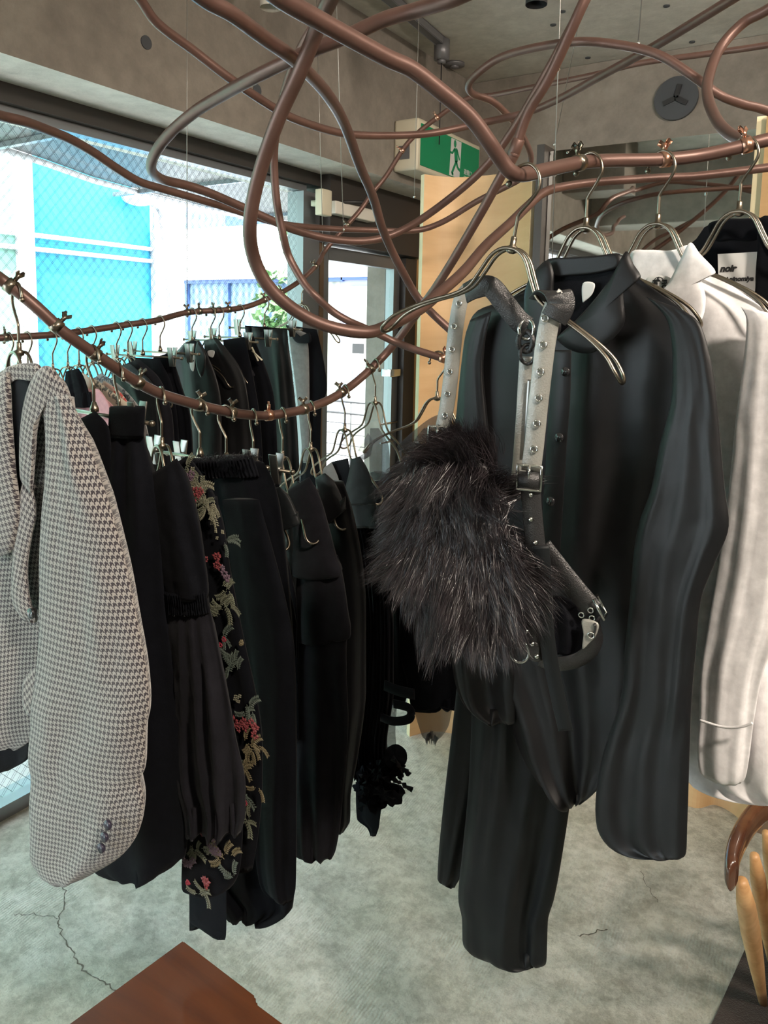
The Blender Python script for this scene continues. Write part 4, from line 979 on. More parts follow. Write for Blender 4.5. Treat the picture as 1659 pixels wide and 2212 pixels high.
# ---- white shirt
p = Pl(1420, 600, 1.06, AL); p.o += p.v*.015
t = garment('white_shirt', p, 1560, 1720, 'crisp white cotton shirt hanging past the black satin shirt', 'shirt')
loft('shirt_body', p, [(1375, 575, 1540, 590), (1360, 610, 1600, 630), (1340, 660, 1650, 668), (1340, 720, 1690, 720), (1350, 900, 1700, 900), (1370, 1150, 1710, 1150), (1410, 1350, 1720, 1350), (1450, 1500, 1730, 1500), (1470, 1620, 1730, 1620), (1488, 1690, 1730, 1690), (1515, 1708, 1730, 1712), (1570, 1724, 1725, 1730), (1640, 1737, 1715, 1738)], 'whitecot', t, th=.04, fold=(5, .004, .012), seed=21, nrow=80, nseg=60)
loft('sleeve', p, [(1600, 662, 1680, 680), (1612, 690, 1720, 720), (1606, 780, 1730, 800), (1590, 900, 1735, 900), (1575, 1050, 1735, 1050), (1555, 1200, 1720, 1200), (1530, 1350, 1690, 1350), (1514, 1450, 1650, 1450), (1510, 1555, 1628, 1562), (1506, 1620, 1618, 1640), (1512, 1668, 1610, 1680), (1545, 1690, 1600, 1692)], 'whitecot', t, th=.034, fold=(4, .002, .010), off=.055, offb=.05, seed=24, nrow=80, nseg=50, flat=.5)
strap('sleeve_cuff_seam', [(p.hit(x, y, .083), Vector((0, 0, 1))) for x, y in ((1512, 1556), (1560, 1570), (1600, 1570), (1625, 1562))], .003, .002, 'whitecot', t)
patch('inner_neck', p, [(1362, 548), (1400, 540), (1450, 541), (1488, 530), (1480, 570), (1440, 640), (1400, 660), (1370, 620)], 'whitecot', t, .002, off=.02)
patch('collar_flap', p, [(1491, 524), (1512, 548), (1546, 588), (1516, 602), (1524, 640), (1520, 680), (1502, 706), (1470, 690), (1428, 640), (1445, 610), (1470, 560)], 'whitecot', t, .002, off=.050, bulge=.004)
patch('neck_label', p, [(1398, 600), (1448, 600), (1442, 640), (1425, 650), (1396, 640)], 'label', t, .0006, off=.034)
def rotface(u_, n_):   # text x -> u_, text z -> n_
    z_ = Vector((0, 0, 1)); return Matrix((u_, z_, n_)).transposed()
bm = NB(); c = p.hit(1421, 628, .037)
tube(bm, [c+p.u*math.cos(k*PI/12)*.0105+Vector((0, 0, 1))*math.sin(k*PI/12)*.018 for k in range(24)], .0006, 4, closed=True); mk('oval_print', bm, MAT['ink'], t)
um, zm = p.u, Vector((0, 0, 1))
text('label_lettering', 'noir\nkei', p.hit(1431, 604, .037), Matrix((-zm, p.u, p.n)).transposed() if p.u.cross(p.n).z < 0 else Matrix((-zm, p.u, p.n)).transposed(), .013, 'ink', t, bold=.0006)
text('label_size', 's', p.hit(1419, 606, .037), rotface(p.u, p.n), .008, 'ink', t, bold=.0003)
# ---- black jacket behind, with the large label
p = Pl(1597, 560, 1.05, AL)
t = garment('black_jacket', p, 1600, 1500, 'black wool jacket with white square neck label at the picture edge', 'jacket')
loft('jacket_body', p, [(1560, 478, 1640, 470), (1528, 486, 1680, 474), (1505, 515, 1730, 520), (1470, 548, 1790, 560), (1455, 620, 1850, 640), (1470, 900, 1870, 900), (1500, 1200, 1880, 1200), (1540, 1450, 1880, 1450)], 'black', t, th=.03, fold=(4, .002, .01), off=-.03, seed=31, nrow=40)
patch('collar', p, [(1530, 486), (1560, 474), (1600, 472), (1650, 474), (1660, 500), (1630, 520), (1580, 520), (1545, 520)], 'black', t, .004, off=.012)
patch('lapel', p, [(1640, 474), (1680, 480), (1740, 600), (1720, 700), (1640, 660), (1632, 610), (1636, 540)], 'black', t, .003, off=.03)
a_ = [p.hit(x, y, .018) for x, y in ((1551, 549), (1636, 544), (1634, 652), (1553, 630))]
bm = NB(); prism(bm, a_, p.n*.001); mk('neck_label', bm, MAT['label'], t, smooth=False)
text('label_lettering', 'noir', p.hit(1555, 587, .0195), rotface(p.u, p.n), .0125, 'ink', t, bold=.0006, shear=.25)
text('label_lettering', 'kei ninomiya', p.hit(1554, 608, .0195), rotface(p.u, p.n), .0088, 'ink', t, bold=.0004, shear=.25)
#@@
# ================================================================ wide black trousers under the shirt
p = Pl(1110, 1500, 1.16, 30)
t = garment('wide_trousers', p, 1090, 2070, 'wide black pleated trousers hanging low below the shirt and fur', 'trousers')
loft('rear_leg', p, [(1330, 1000, 1100), (1500, 985, 1080), (1700, 962, 1050), (1850, 947, 1010), (1895, 945, 995), (945, 1900, 985, 1912), (968, 1916, 982, 1918)], 'twill', t, th=.03, fold=(3, .006, .016), off=-.03, seed=41, nrow=50)
loft('front_leg', p, [(1330, 1030, 1270), (1500, 1020, 1262), (1570, 1018, 1250), (1700, 1012, 1236), (1850, 998, 1214), (1945, 990, 1196), (1985, 998, 1184), (2035, 999, 1182), (1010, 2052, 1181, 2070), (1050, 2070, 1179, 2082), (1110, 2082, 1176, 2086)], 'twill', t, th=.055, fold=(5, .014, .016), off=.02, seed=44, nrow=70, nseg=70, flat=.7)
loft('waistband', p, [(1290, 1010, 1262), (1335, 1006, 1268)], 'twill', t, th=.05, fold=(2, .001, .001), off=.0, seed=45, nrow=6)
# ================================================================ black dress with tulle behind the fur
p = Pl(944, 900, 1.5, 15)
t = garment('black_tulle_dress', p, 930, 1590, 'black dress with tulle underskirt hanging behind the fur bag', 'dress')
loft('skirt', p, [(1060, 890, 1010), (1200, 870, 1060), (1300, 862, 1080), (1400, 862, 1090), (1480, 880, 1085), (1520, 886, 1060), (892, 1537, 1010, 1510), (930, 1541, 985, 1525)], 'black', t, th=.06, fold=(5, .006, .02), seed=51, nrow=50)
loft('bodice', p, [(925, 915, 975), (960, 890, 1000), (1000, 885, 1010), (1070, 890, 1010)], 'sheer', t, th=.03, fold=(5, .002, .004), seed=52, nrow=20)
loft('tulle_underskirt', p, [(1500, 892, 985), (1540, 896, 975), (1570, 905, 968), (1590, 912, 955), (1602, 920, 942)], 'sheer', t, th=.03, fold=(7, .01, .02), off=-.01, seed=53, nrow=20, hem=.01)
strap('mesh_shoulder', [(p.hit(x, y), Vector((0, 0, 1))) for x, y in ((868, 975), (900, 945), (940, 915), (975, 905))], .028, .001, 'sheer', t)
# ================================================================ harness bag with fur
p = Pl(1105, 700, .90, AL)
t = empty('fur_harness_bag', p.hit(1060, 1400), 'black long-haired fur bag with grey eyelet straps and buckles', 'bag')
def hp(x, y, off=0.0): return p.hit(x, y, off)
U_ = p.u; Z_ = Vector((0, 0, 1))
pf = Pl(960, 800, 1.02, 18); pr = Pl(1165, 850, .86, 18)
s1 = [(1040, 612), (1018, 622), (997, 645), (986, 700), (979, 760), (973, 820), (965, 880), (955, 930)]
strap('eyelet_strap', [(pf.hit(x, y), pf.u) for x, y in s1], .0205, .0025, 'greyleather', t)
for x, y in ((992, 656), (981, 705), (977, 755), (972, 803), (967, 851), (962, 897)): eyelet(pf.hit(x, y, .0028), pf.n, .0033, t)
s2 = [(1192, 640), (1200, 652), (1188, 690), (1178, 745), (1170, 810), (1162, 880), (1155, 950), (1147, 1018)]
strap('eyelet_strap', [(pr.hit(x, y), pr.u) for x, y in s2], .0225, .0025, 'greyleather', t)
for x, y in ((1178, 688), (1174, 745), (1168, 803), (1164, 860), (1160, 915), (1154, 970)): eyelet(pr.hit(x, y, .0032), pr.n, .0036, t)
strap('strap_loop', [(pr.hit(x, y, o_), pr.u) for x, y, o_ in ((1168, 650, -.03), (1186, 632, -.012), (1206, 636, .002), (1212, 660, .005), (1196, 690, .004))], .030, .0026, 'leather', t)
pm = Pl(1100, 660, .93, 20)
strap('cross_strap', [(pm.hit(x, y, o_), d_) for x, y, o_, d_ in ((1005, 634, -.005, Z_), (1030, 622, .004, Z_), (1060, 620, .008, Z_), (1090, 655, .006, (Z_+pm.u)), (1118, 690, .004, (Z_+pm.u)), (1138, 706, .002, (Z_+pm.u*.6)))], .026, .0025, 'leather', t)
for k, (x, y) in enumerate(((1138, 712), (1136, 738), (1140, 765))):
    c = pm.hit(x, y, .004); bm = NB()
    tube(bm, [c+pm.u*math.cos(a*PI/8)*.009+Z_*math.sin(a*PI/8)*.012+pm.n*.003*math.cos(a*PI/4) for a in range(16)], .0024 if k != 1 else .0035, 8, closed=True)
    mk('snap_ring', bm, MAT['nickel' if k == 0 else 'leather'], t)
strap('back_strap', [(pm.hit(x, y, -.004), pm.u) for x, y in ((1138, 770), (1134, 830), (1130, 900), (1124, 980), (1118, 1050))], .018, .002, 'greyleather', t)
strap('plastic_tag', [(pm.hit(x, y, .002), pm.u) for x, y in ((1146, 820), (1142, 880), (1136, 985))], .007, .0006, 'clip', t)
def buckle(pl_, x, y, w_, h, rot=0, parent=t, keeper=True):
    c = pl_.hit(x, y, .006); u_ = (pl_.u*math.cos(rot)+Z_*math.sin(rot)); v_ = pl_.n.cross(u_)
    if v_.z < 0 and rot == 0: v_ = -v_
    sg = [(-1, -1), (-1, -.4), (-1, .4), (-1, 1), (-.4, 1), (.4, 1), (1, 1), (1, .4), (1, -.4), (1, -1), (.4, -1), (-.4, -1)]
    bm = NB(); tube(bm, [c+u_*a_*w_/2+v_*b_*h/2 for a_, b_ in sg], .0020, 8, closed=True)
    o = mk('buckle', bm, MAT['nickel'], parent)
    bm = NB(); tube(bm, [c+v_*h*.52+pl_.n*.002, c+v_*h*.2+pl_.n*.004, c+pl_.n*.004-v_*h*.1], .0016, 8); mk('prong', bm, MAT['nickel'], o)
    if keeper:
        bm = NB(); prof = []
        for a_ in range(9):
            an = -PI*.5+PI*a_/8; prof.append(c-v_*h*.12+v_*(math.sin(an)*h*.36)+pl_.n*(math.cos(an)*.008-.002))
        vs = [[bm.verts.new(q+u_*s_*w_*.42) for q in prof] for s_ in (-1, 1)]
        for a_ in range(8): bm.faces.new((vs[0][a_], vs[0][a_+1], vs[1][a_+1], vs[1][a_]))
        bm.faces.new(vs[0]); bm.faces.new(vs[1][::-1])
        bmesh.ops.recalc_face_normals(bm, faces=bm.faces); mk('strap_keeper', bm, MAT['leather'], o)
buckle(pf, 946, 943, .026, .027); buckle(pr, 1143, 1032, .027, .028)
# studded black lower straps
strap('studded_strap', [(pr.hit(x, y, .002), pr.u) for x, y in ((1146, 1050), (1150, 1110), (1158, 1190), (1164, 1260), (1160, 1330), (1150, 1400), (1150, 1425))], .023, .0026, 'leather', t)
for x, y in ((1146, 1069), (1146, 1122), (1156, 1172), (1165, 1222), (1163, 1274), (1163, 1325), (1137, 1363), (1104, 1379), (1150, 1390), (1160, 1417)): dome(pr.hit(x, y, .004), pr.n, .0036, t)
strap('hanging_strap', [(pr.hit(x, y, .006), pr.u) for x, y in ((1168, 1180), (1176, 1260), (1178, 1340), (1188, 1420), (1204, 1500), (1222, 1578))], (.019, .017), .002, 'greyleather', t).data.materials[0] = MAT['twill']
pd = Pl(1230, 1280, .90, 25); dg = (pd.u+Z_*.9).normalized()
strap('diagonal_strap', [(pd.hit(x, y), dg) for x, y in ((1170, 1180), (1205, 1225), (1245, 1275), (1282, 1318))], .026, .0026, 'leather', t)
bc = pd.hit(1294, 1320, .004)
bm = NB(); e1 = pd.hit(1283, 1297, .006); e2 = pd.hit(1304, 1338, .006); e3 = e1+pd.n*-.02; e4 = e2+pd.n*-.02
tube(bm, [e1, (e1+e2)/2, e2, e4, (e3+e4)/2, e3], .0019, 8, closed=True); mk('end_buckle', bm, MAT['nickel'], t)
for x, y in ((1276, 1318), (1256, 1328), (1279, 1335)): eyelet(pd.hit(x, y, .004), pd.n, .0030, t)
strap('curved_band', [(pd.hit(x, y, o_), Z_+pd.n*.4) for x, y, o_ in ((1290, 1340, 0), (1286, 1380, -.004), (1268, 1412, -.008), (1235, 1430, -.008), (1195, 1434, -.006), (1165, 1425, -.004))], .022, .0026, 'leather', t)
patch('band_lining', pd, [(1258, 1338), (1292, 1346), (1288, 1372), (1274, 1388), (1258, 1402), (1260, 1370)], 'greyleather', t, .001, off=.006)
eyelet(pd.hit(1277, 1372, .0085), pd.n, .0036, t)
loft('pleated_pouch', pd, [(1288, 1180, 1210), (1310, 1178, 1245), (1340, 1180, 1262), (1380, 1184, 1262), (1412, 1190, 1255)], 'lining', t, th=.02, fold=(7, .004, .006), off=-.012, seed=61, nrow=24)
c = pr.hit(1122, 1408, .004); bm = NB()
tube(bm, [c+pr.u*math.cos(a*PI/10)*.011+Z_*math.sin(a*PI/10)*.013 for a in range(20)], .0017, 8, closed=True); mk('ring', bm, MAT['nickel'], t)
strap('ring_tab', [(pr.hit(x, y, .003), pr.u) for x, y in ((1112, 1330), (1116, 1370), (1122, 1400))], .015, .0022, 'leather', t)
patch('ring_patch', pr, [(1136, 1385), (1166, 1390), (1166, 1428), (1140, 1420)], 'leather', t, .002, off=.002)
# fur body
pb = Pl(980, 1150, .93, 25); pb.o += pb.v*.02
body = loft('fur_backing', pb, [(985, 935, 1010), (1005, 905, 1050), (892, 1040, 1062, 1040), (888, 1090, 1080, 1100), (895, 1150, 1092, 1160), (892, 1210, 1098, 1220), (918, 1260, 1100, 1270), (945, 1300, 1080, 1310), (970, 1325, 1050, 1330)], 'fur', t, th=.035, fold=(2, .002, .004), seed=62, nrow=30, nseg=32)
def fur():
    bm = NB(); rnd = random.Random(5)
    me = body.data; off = WL[body.name]
    polys = [(Vector(q.center)+off, Vector(q.normal), q.area) for q in me.polygons if Vector(q.normal).dot(pb.n) > -.35 and q.area > 1e-7]
    cum = []; s_ = 0
    for q in polys: s_ += q[2]; cum.append(s_)
    import bisect
    def pick(): return polys[min(bisect.bisect(cum, rnd.random()*s_), len(polys)-1)]
    cen = sum((q[0] for q in polys), Vector())/len(polys)
    locks = 620
    for L_ in range(locks):
        c, n, _ = pick(); rel = c-cen; lat = rel.dot(pb.u); hgt = rel.z
        flow = Vector((0, 0, -1))*(1.2 if hgt < .05 else .35)+pb.u*(lat*7)+pb.n*.2
        if hgt > .085: flow += Vector((0, 0, 1.1))
        if lat < -.05: flow += pb.u*-.7+Vector((0, 0, -.1))
        # wandering swirl
        flow += Vector((noise.noise(c*14), noise.noise(c*14+Vector((9, 0, 0))), noise.noise(c*14+Vector((0, 9, 0)))))*1.1
        flow.normalize(); ln = .026+.020*rnd.random()+(.012 if hgt < 0 else 0)
        tip = c+n*(.008+.016*rnd.random())+flow*ln
        for k in range(52):
            a = c+(pb.u*rnd.gauss(0, .0085)+Vector((0, 0, 1))*rnd.gauss(0, .0085)); sp = rnd.random()
            tp = tip+Vector((rnd.gauss(0, .0036), rnd.gauss(0, .0036), rnd.gauss(0, .0036)))+flow*rnd.uniform(-.012, .008)
            mid = a.lerp(tp, .5)+n*(.010+.006*rnd.random())+Vector((rnd.gauss(0, .002),)*3)
            side = (tp-a).cross(pb.n)
            if side.length < 1e-6: side = pb.u.copy()
            side = (side.normalized()+Vector((rnd.gauss(0, .5), rnd.gauss(0, .5), rnd.gauss(0, .5)))).normalized()*.00034
            pr_ = None
            for i in range(5):
                f = i/4; q = a*(1-f)**2+mid*2*f*(1-f)+tp*f*f; wv = side*(1-f*.92)
                v = (bm.verts.new(q-wv), bm.verts.new(q+wv))
                if pr_: bm.faces.new((pr_[0], pr_[1], v[1], v[0]))
                pr_ = v
    return mk('fur_pile', bm, MAT['fur'], t)
fo = fur(); fo['kind'] = 'stuff'; fo['label'] = 'long dark brown-black hair pile'
#@@
# ================================================================ clothes on the low pipe, window side
def PB(key, nx, alpha=BL, dn=0.0):
    c = HC[(key, nx)]; q = Pl(100, 100, 1, alpha); q.o = c+q.n*dn; q.n = Vector((0, 0, 1)).cross(q.u)
    if q.n.dot(q.o-EYE) > 0: q.n = -q.n
    q.setd(); q.o += q.v*({42: .05, 205: .03, 262: .06, 432: .03, 548: .0, 610: .035}.get(nx, .085) if key == 'B' else .045); return q
def cloth(name, pl, gxy, label, cat, parts, group=None):
    t = garment(name, pl, gxy[0], gxy[1], label, cat, group)
    for a in parts:
        nm, rows, mat = a[:3]; kw = a[3] if len(a) > 3 else {}
        loft(nm, pl, rows, mat, t, **kw)
    return t
# ---- houndstooth jacket
p = PB('B', 42)
t = garment('tweed_jacket', p, 150, 1880, 'black and cream houndstooth jacket with wide sleeve, first on the low pipe', 'jacket')
loft('jacket_body', p, [(5, 800, 120, 800), (-60, 850, 140, 840), (-100, 950, 150, 950), (-120, 1150, 140, 1150), (-130, 1350, 120, 1350), (-130, 1500, 95, 1500), (-125, 1580, 80, 1585), (-110, 1625, 50, 1612), (-60, 1640, 15, 1630)], 'hound', t, th=.04, fold=(3, .002, .010), seed=71, nrow=60)
loft('jacket_lining', p, [(1560, -120, 62), (1620, -118, 62), (-115, 1660, 60, 1640), (-90, 1674, 20, 1664)], 'lining', t, th=.03, fold=(5, .004, .008), seed=72, nrow=16)
patch('neck_lining', p, [(28, 806), (60, 812), (78, 850), (60, 950), (45, 1050), (34, 1110), (24, 1060), (20, 960), (18, 870)], 'lining', t, .002, off=.042)
bc_ = patch('back_collar', p, [(8, 800), (40, 786), (80, 786), (90, 805), (70, 822), (40, 820), (18, 830)], 'hound', t, .006, off=.040)
def uvplane(o, pl, rot=0.0):
    me = o.data; uvl = me.uv_layers.new(name='UVMap'); off = WL[o.name]; ca, sa = math.cos(rot), math.sin(rot)
    for lp in me.loops:
        q = me.vertices[lp.vertex_index].co+off-pl.o; a_, b_ = q.dot(pl.u), q.z; uvl.data[lp.index].uv = (a_*ca-b_*sa, a_*sa+b_*ca)
uvplane(bc_, p)
for poly, rt in (([(98, 790), (118, 800), (126, 830), (118, 850), (100, 870), (82, 920), (76, 990), (72, 1040), (66, 1064), (55, 1050), (44, 1030), (42, 960), (48, 890), (60, 840), (78, 805)], .35),
                 ([(8, 806), (22, 826), (26, 900), (34, 1010), (44, 1110), (30, 1180), (8, 1200), (-30, 1190), (-50, 1000), (-40, 880)], -.3)):
    o = patch('lapel', p, poly, 'hound', t, .004, off=.052, bulge=.006); uvplane(o, p, rt)
loft('front_edge', p, [(48, 1045, 72, 1062), (38, 1090, 78, 1110), (30, 1150, 68, 1160), (26, 1220, 58, 1225), (24, 1280, 62, 1290), (34, 1318, 74, 1330), (50, 1338, 78, 1345)], 'hound', t, th=.012, fold=(1, .001, .002), off=.048, seed=75, nrow=24, uvrot=.2)
o = patch('pocket_flap', p, [(52, 1470), (82, 1440), (86, 1490), (68, 1545), (50, 1520)], 'hound', t, .004, off=.050); uvplane(o, p, .8)
loft('right_sleeve', p, [(92, 862, 146, 850), (95, 905, 168, 900), (98, 960, 190, 950), (96, 1040, 218, 1030), (88, 1130, 250, 1130), (84, 1230, 276, 1230), (84, 1350, 300, 1350), (78, 1450, 318, 1450), (66, 1540, 323, 1535), (66, 1560, 317, 1565), (61, 1650, 313, 1660), (66, 1675, 305, 1680), (63, 1740, 312, 1735), (64, 1800, 298, 1800), (64, 1850, 262, 1848), (80, 1885, 205, 1882), (105, 1905, 165, 1900), (120, 1912, 145, 1910)], 'hound', t, th=.055, fold=(2, .002, .006), off=.060, offb=.055, seed=77, nrow=110, nseg=56, flat=.55, uvrot=.12, wob=.006)
loft('shoulder', p, [(96, 800, 122, 812), (92, 830, 138, 832), (90, 865, 148, 862), (96, 900, 160, 905)], 'hound', t, th=.035, fold=(1, .001, .001), off=.052, seed=78, nrow=20, uvrot=.3)
button(p, 68, 1325, .062, 'button', t, .0075)
for x, y in ((233, 1782), (226, 1808), (219, 1832)): button(p, x, y, .104, 'buttonb', t, .0062, 'sleeve_button')

# ---- black skirt on the first clip hanger
p = PB('B', 205)
cloth('black_skirt', p, (290, 1900), 'long plain black skirt clipped between the tweed sleeve and embroidered coat', 'skirt', [
    ('skirt_body', [(880, 236, 312), (945, 232, 309), (1000, 224, 322), (1100, 208, 344), (1300, 196, 356), (1500, 190, 385), (1700, 186, 402), (1800, 186, 405), (1850, 188, 400), (200, 1880, 394, 1852), (225, 1892, 372, 1872), (250, 1896, 340, 1886)], 'black2', dict(th=.05, fold=(4, .004, .009), seed=81, nrow=80)),
    ('folded_waist', [(172, 905, 206, 888), (176, 930, 234, 925), (190, 980, 240, 975), (205, 1050, 245, 1050), (215, 1130, 250, 1130)], 'black2', dict(th=.015, fold=(2, .002, .004), off=.02, seed=82, nrow=24)),
    ('waistband', [(878, 238, 313), (946, 236, 309)], 'black', dict(th=.022, fold=(1, .0005, .0005), off=.012, seed=83, nrow=8))])
# ---- black gathered dress behind it
p = PB('B', 262)
t = cloth('gathered_dress', p, (430, 1700), 'black gathered-waist dress between the plain skirt and the embroidered coat', 'dress', [
    ('bodice', [(330, 1022, 382, 990), (326, 1060, 400, 1030), (328, 1130, 425, 1120), (338, 1220, 440, 1215), (350, 1275, 448, 1275), (356, 1292, 448, 1292)], 'black2', dict(th=.035, fold=(4, .002, .005), off=.03, seed=85, nrow=30)),
    ('gathered_waist', [(1275, 352, 446), (1300, 356, 448), (1325, 356, 452)], 'black', dict(th=.034, fold=(22, .003, .003), off=.031, seed=86, nrow=10, nseg=120)),
    ('skirt_panel', [(1310, 354, 452), (1400, 352, 470), (1500, 358, 490), (1600, 364, 510), (1690, 370, 530), (1760, 395, 530), (400, 1800, 520, 1800)], 'charcoal', dict(th=.035, fold=(7, .004, .014), off=.03, seed=87, nrow=50, nseg=60))])
# ---- embroidered floral coat
p = PB('B', 350)
t = cloth('embroidered_coat', p, (450, 1930), 'black coat embroidered with red and sage flowers along front and cuff', 'coat', [
    ('coat_body', [(372, 1010, 402, 985), (376, 1040, 430, 1025), (385, 1080, 462, 1078), (395, 1120, 478, 1120), (410, 1250, 500, 1250), (430, 1400, 530, 1400), (450, 1500, 552, 1500), (470, 1600, 566, 1600), (480, 1700, 566, 1700), (485, 1800, 558, 1800), (490, 1880, 545, 1880)], 'black', dict(th=.03, fold=(3, .002, .008), off=.05, seed=91, nrow=60)),
    ('cuffed_sleeve', [(1600, 400, 500), (1690, 394, 520), (1780, 396, 524), (1860, 393, 520), (392, 1905, 515, 1890), (394, 1925, 500, 1915), (415, 1934, 470, 1932)], 'black', dict(th=.035, fold=(2, .001, .004), off=.075, seed=92, nrow=36)),
    ('shoulder_sleeve', [(378, 1000, 405, 985), (390, 1040, 430, 1020), (405, 1080, 462, 1075), (418, 1110, 472, 1110)], 'black', dict(th=.025, fold=(5, .001, .003), off=.065, seed=93, nrow=16))])
EM = [pmat('sage_thread', (.13, .135, .09), .5), pmat('rose_thread', (.22, .045, .05), .45), pmat('cream_thread', (.20, .19, .13), .5), pmat('plum_thread', (.13, .08, .11), .5), pmat('grey_green_thread', (.085, .105, .085), .5), pmat('red_thread', (.30, .03, .05), .45), pmat('gold_thread', (.16, .13, .07), .5)]
def petals(bm, pl, x, y, off, n, r, mi, ang0=0, rad=0.35, rnd=random):
    c = pl.hit(x, y, off); Z_ = Vector((0, 0, 1))
    for k in range(n):
        a = ang0+2*PI*k/n+rnd.uniform(-.2, .2); d_ = pl.u*math.cos(a)+Z_*math.sin(a); s_ = pl.u*-math.sin(a)+Z_*math.cos(a); L_ = r*rnd.uniform(.75, 1.15)
        pts = [c+d_*L_*.15, c+d_*L_*.55+s_*L_*rad, c+d_*L_, c+d_*L_*.55-s_*L_*rad]; q = c+d_*L_*.55+pl.n*.0016
        vs = [bm.verts.new(v+pl.n*.0002) for v in pts]; m_ = bm.verts.new(q)
        for i in range(4): f = bm.faces.new((vs[i], vs[(i+1) % 4], m_)); f.material_index = mi
def sprig(bm, pl, x, y, off, L_, ang, mi, rnd, lv=7):
    c = pl.hit(x, y, off); Z_ = Vector((0, 0, 1)); d_ = pl.u*math.cos(ang)+Z_*math.sin(ang); s_ = pl.u*-math.sin(ang)+Z_*math.cos(ang)
    pts = [c+d_*L_*f+s_*L_*.12*math.sin(f*3) for f in (0, .25, .5, .75, 1)]
    tube(bm, pts, .0005, 4, mi=mi)
    for k in range(lv):
        f = (k+1)/(lv+1); q = c+d_*L_*f+s_*L_*.12*math.sin(f*3)
        for sg in (-1, 1):
            e = (d_*.8+s_*sg).normalized()*L_*.26; w_ = e.cross(pl.n).normalized()*L_*.06
            vs = [bm.verts.new(v) for v in (q, q+e*.5+w_, q+e, q+e*.5-w_)]; m_ = bm.verts.new(q+e*.5+pl.n*.001)
            for i in range(4): bm.faces.new((vs[i], vs[(i+1) % 4], m_)).material_index = mi
def embroider(pl, off, items, parent, name='floral_embroidery', seed=3):
    rnd = random.Random(seed); bm = NB()
    for it in items:
        k, x, y = it[:3]
        if k == 'F':      # big flower cluster
            for _ in range(it[3]): petals(bm, pl, x+rnd.gauss(0, it[4]), y+rnd.gauss(0, it[4]*1.1), off+rnd.random()*.001, 7, .0075*rnd.uniform(.7, 1.3), it[5], rnd.random()*6, .30, rnd)
        elif k == 'S':
            for _ in range(it[3]): sprig(bm, pl, x+rnd.gauss(0, it[4]), y+rnd.gauss(0, it[4]), off, .024*rnd.uniform(.7, 1.2), rnd.uniform(0, 6.28), it[5], rnd)
        elif k == 'B':    # berries
            for _ in range(it[3]): petals(bm, pl, x+rnd.gauss(0, it[4]), y+rnd.gauss(0, it[4]), off, 6, .0048, it[5], 0, .5, rnd)
        elif k == 'D':    # tiny square blossoms
            for _ in range(it[3]): petals(bm, pl, x+rnd.gauss(0, it[4]), y+rnd.gauss(0, it[4]*.8), off, 4, .0036, it[5], .8, .4, rnd)
    return mk(name, bm, EM, parent, smooth=False)
embroider(p, .070, [('D', 468, 1150, 7, 12, 2), ('S', 488, 1170, 3, 6, 4), ('F', 478, 1210, 5, 9, 1), ('F', 492, 1240, 4, 8, 3), ('S', 492, 1270, 4, 8, 0), ('S', 482, 1320, 8, 9, 0), ('S', 480, 1375, 3, 5, 4), ('B', 480, 1388, 3, 5, 5), ('S', 500, 1445, 7, 11, 4), ('B', 520, 1388, 2, 2, 6),
                   ('D', 508, 1510, 6, 9, 2), ('S', 536, 1535, 6, 8, 4), ('F', 528, 1565, 7, 10, 1), ('F', 545, 1572, 4, 6, 1), ('S', 540, 1608, 8, 8, 6), ('S', 528, 1660, 8, 8, 6), ('S', 490, 1640, 3, 4, 4), ('S', 520, 1720, 3, 4, 4), ('B', 524, 1732, 2, 4, 5), ('S', 530, 1775, 5, 6, 0), ('S', 556, 1700, 2, 5, 6)], t)
embroider(p, .094, [('S', 420, 1695, 3, 7, 3), ('D', 470, 1708, 9, 12, 2), ('B', 424, 1728, 2, 3, 5), ('B', 480, 1728, 2, 5, 5), ('S', 444, 1752, 8, 9, 4), ('S', 415, 1770, 4, 8, 0), ('F', 440, 1790, 9, 11, 1), ('F', 474, 1765, 5, 7, 1), ('F', 468, 1830, 6, 9, 3), ('S', 430, 1835, 8, 10, 0), ('S', 480, 1850, 6, 9, 6), ('F', 408, 1868, 6, 7, 3), ('B', 405, 1905, 2, 2, 5), ('F', 440, 1905, 5, 6, 1), ('S', 432, 1922, 4, 9, 0), ('S', 505, 1892, 3, 4, 4)], t, seed=8)
embroider(p, .081, [('S', 408, 1010, 5, 4, 0), ('F', 412, 1030, 4, 5, 3), ('S', 420, 1045, 9, 7, 2), ('F', 428, 1065, 4, 6, 1), ('S', 440, 1075, 10, 9, 0), ('S', 452, 1095, 9, 8, 2), ('B', 416, 1085, 3, 3, 5)], t, seed=12)
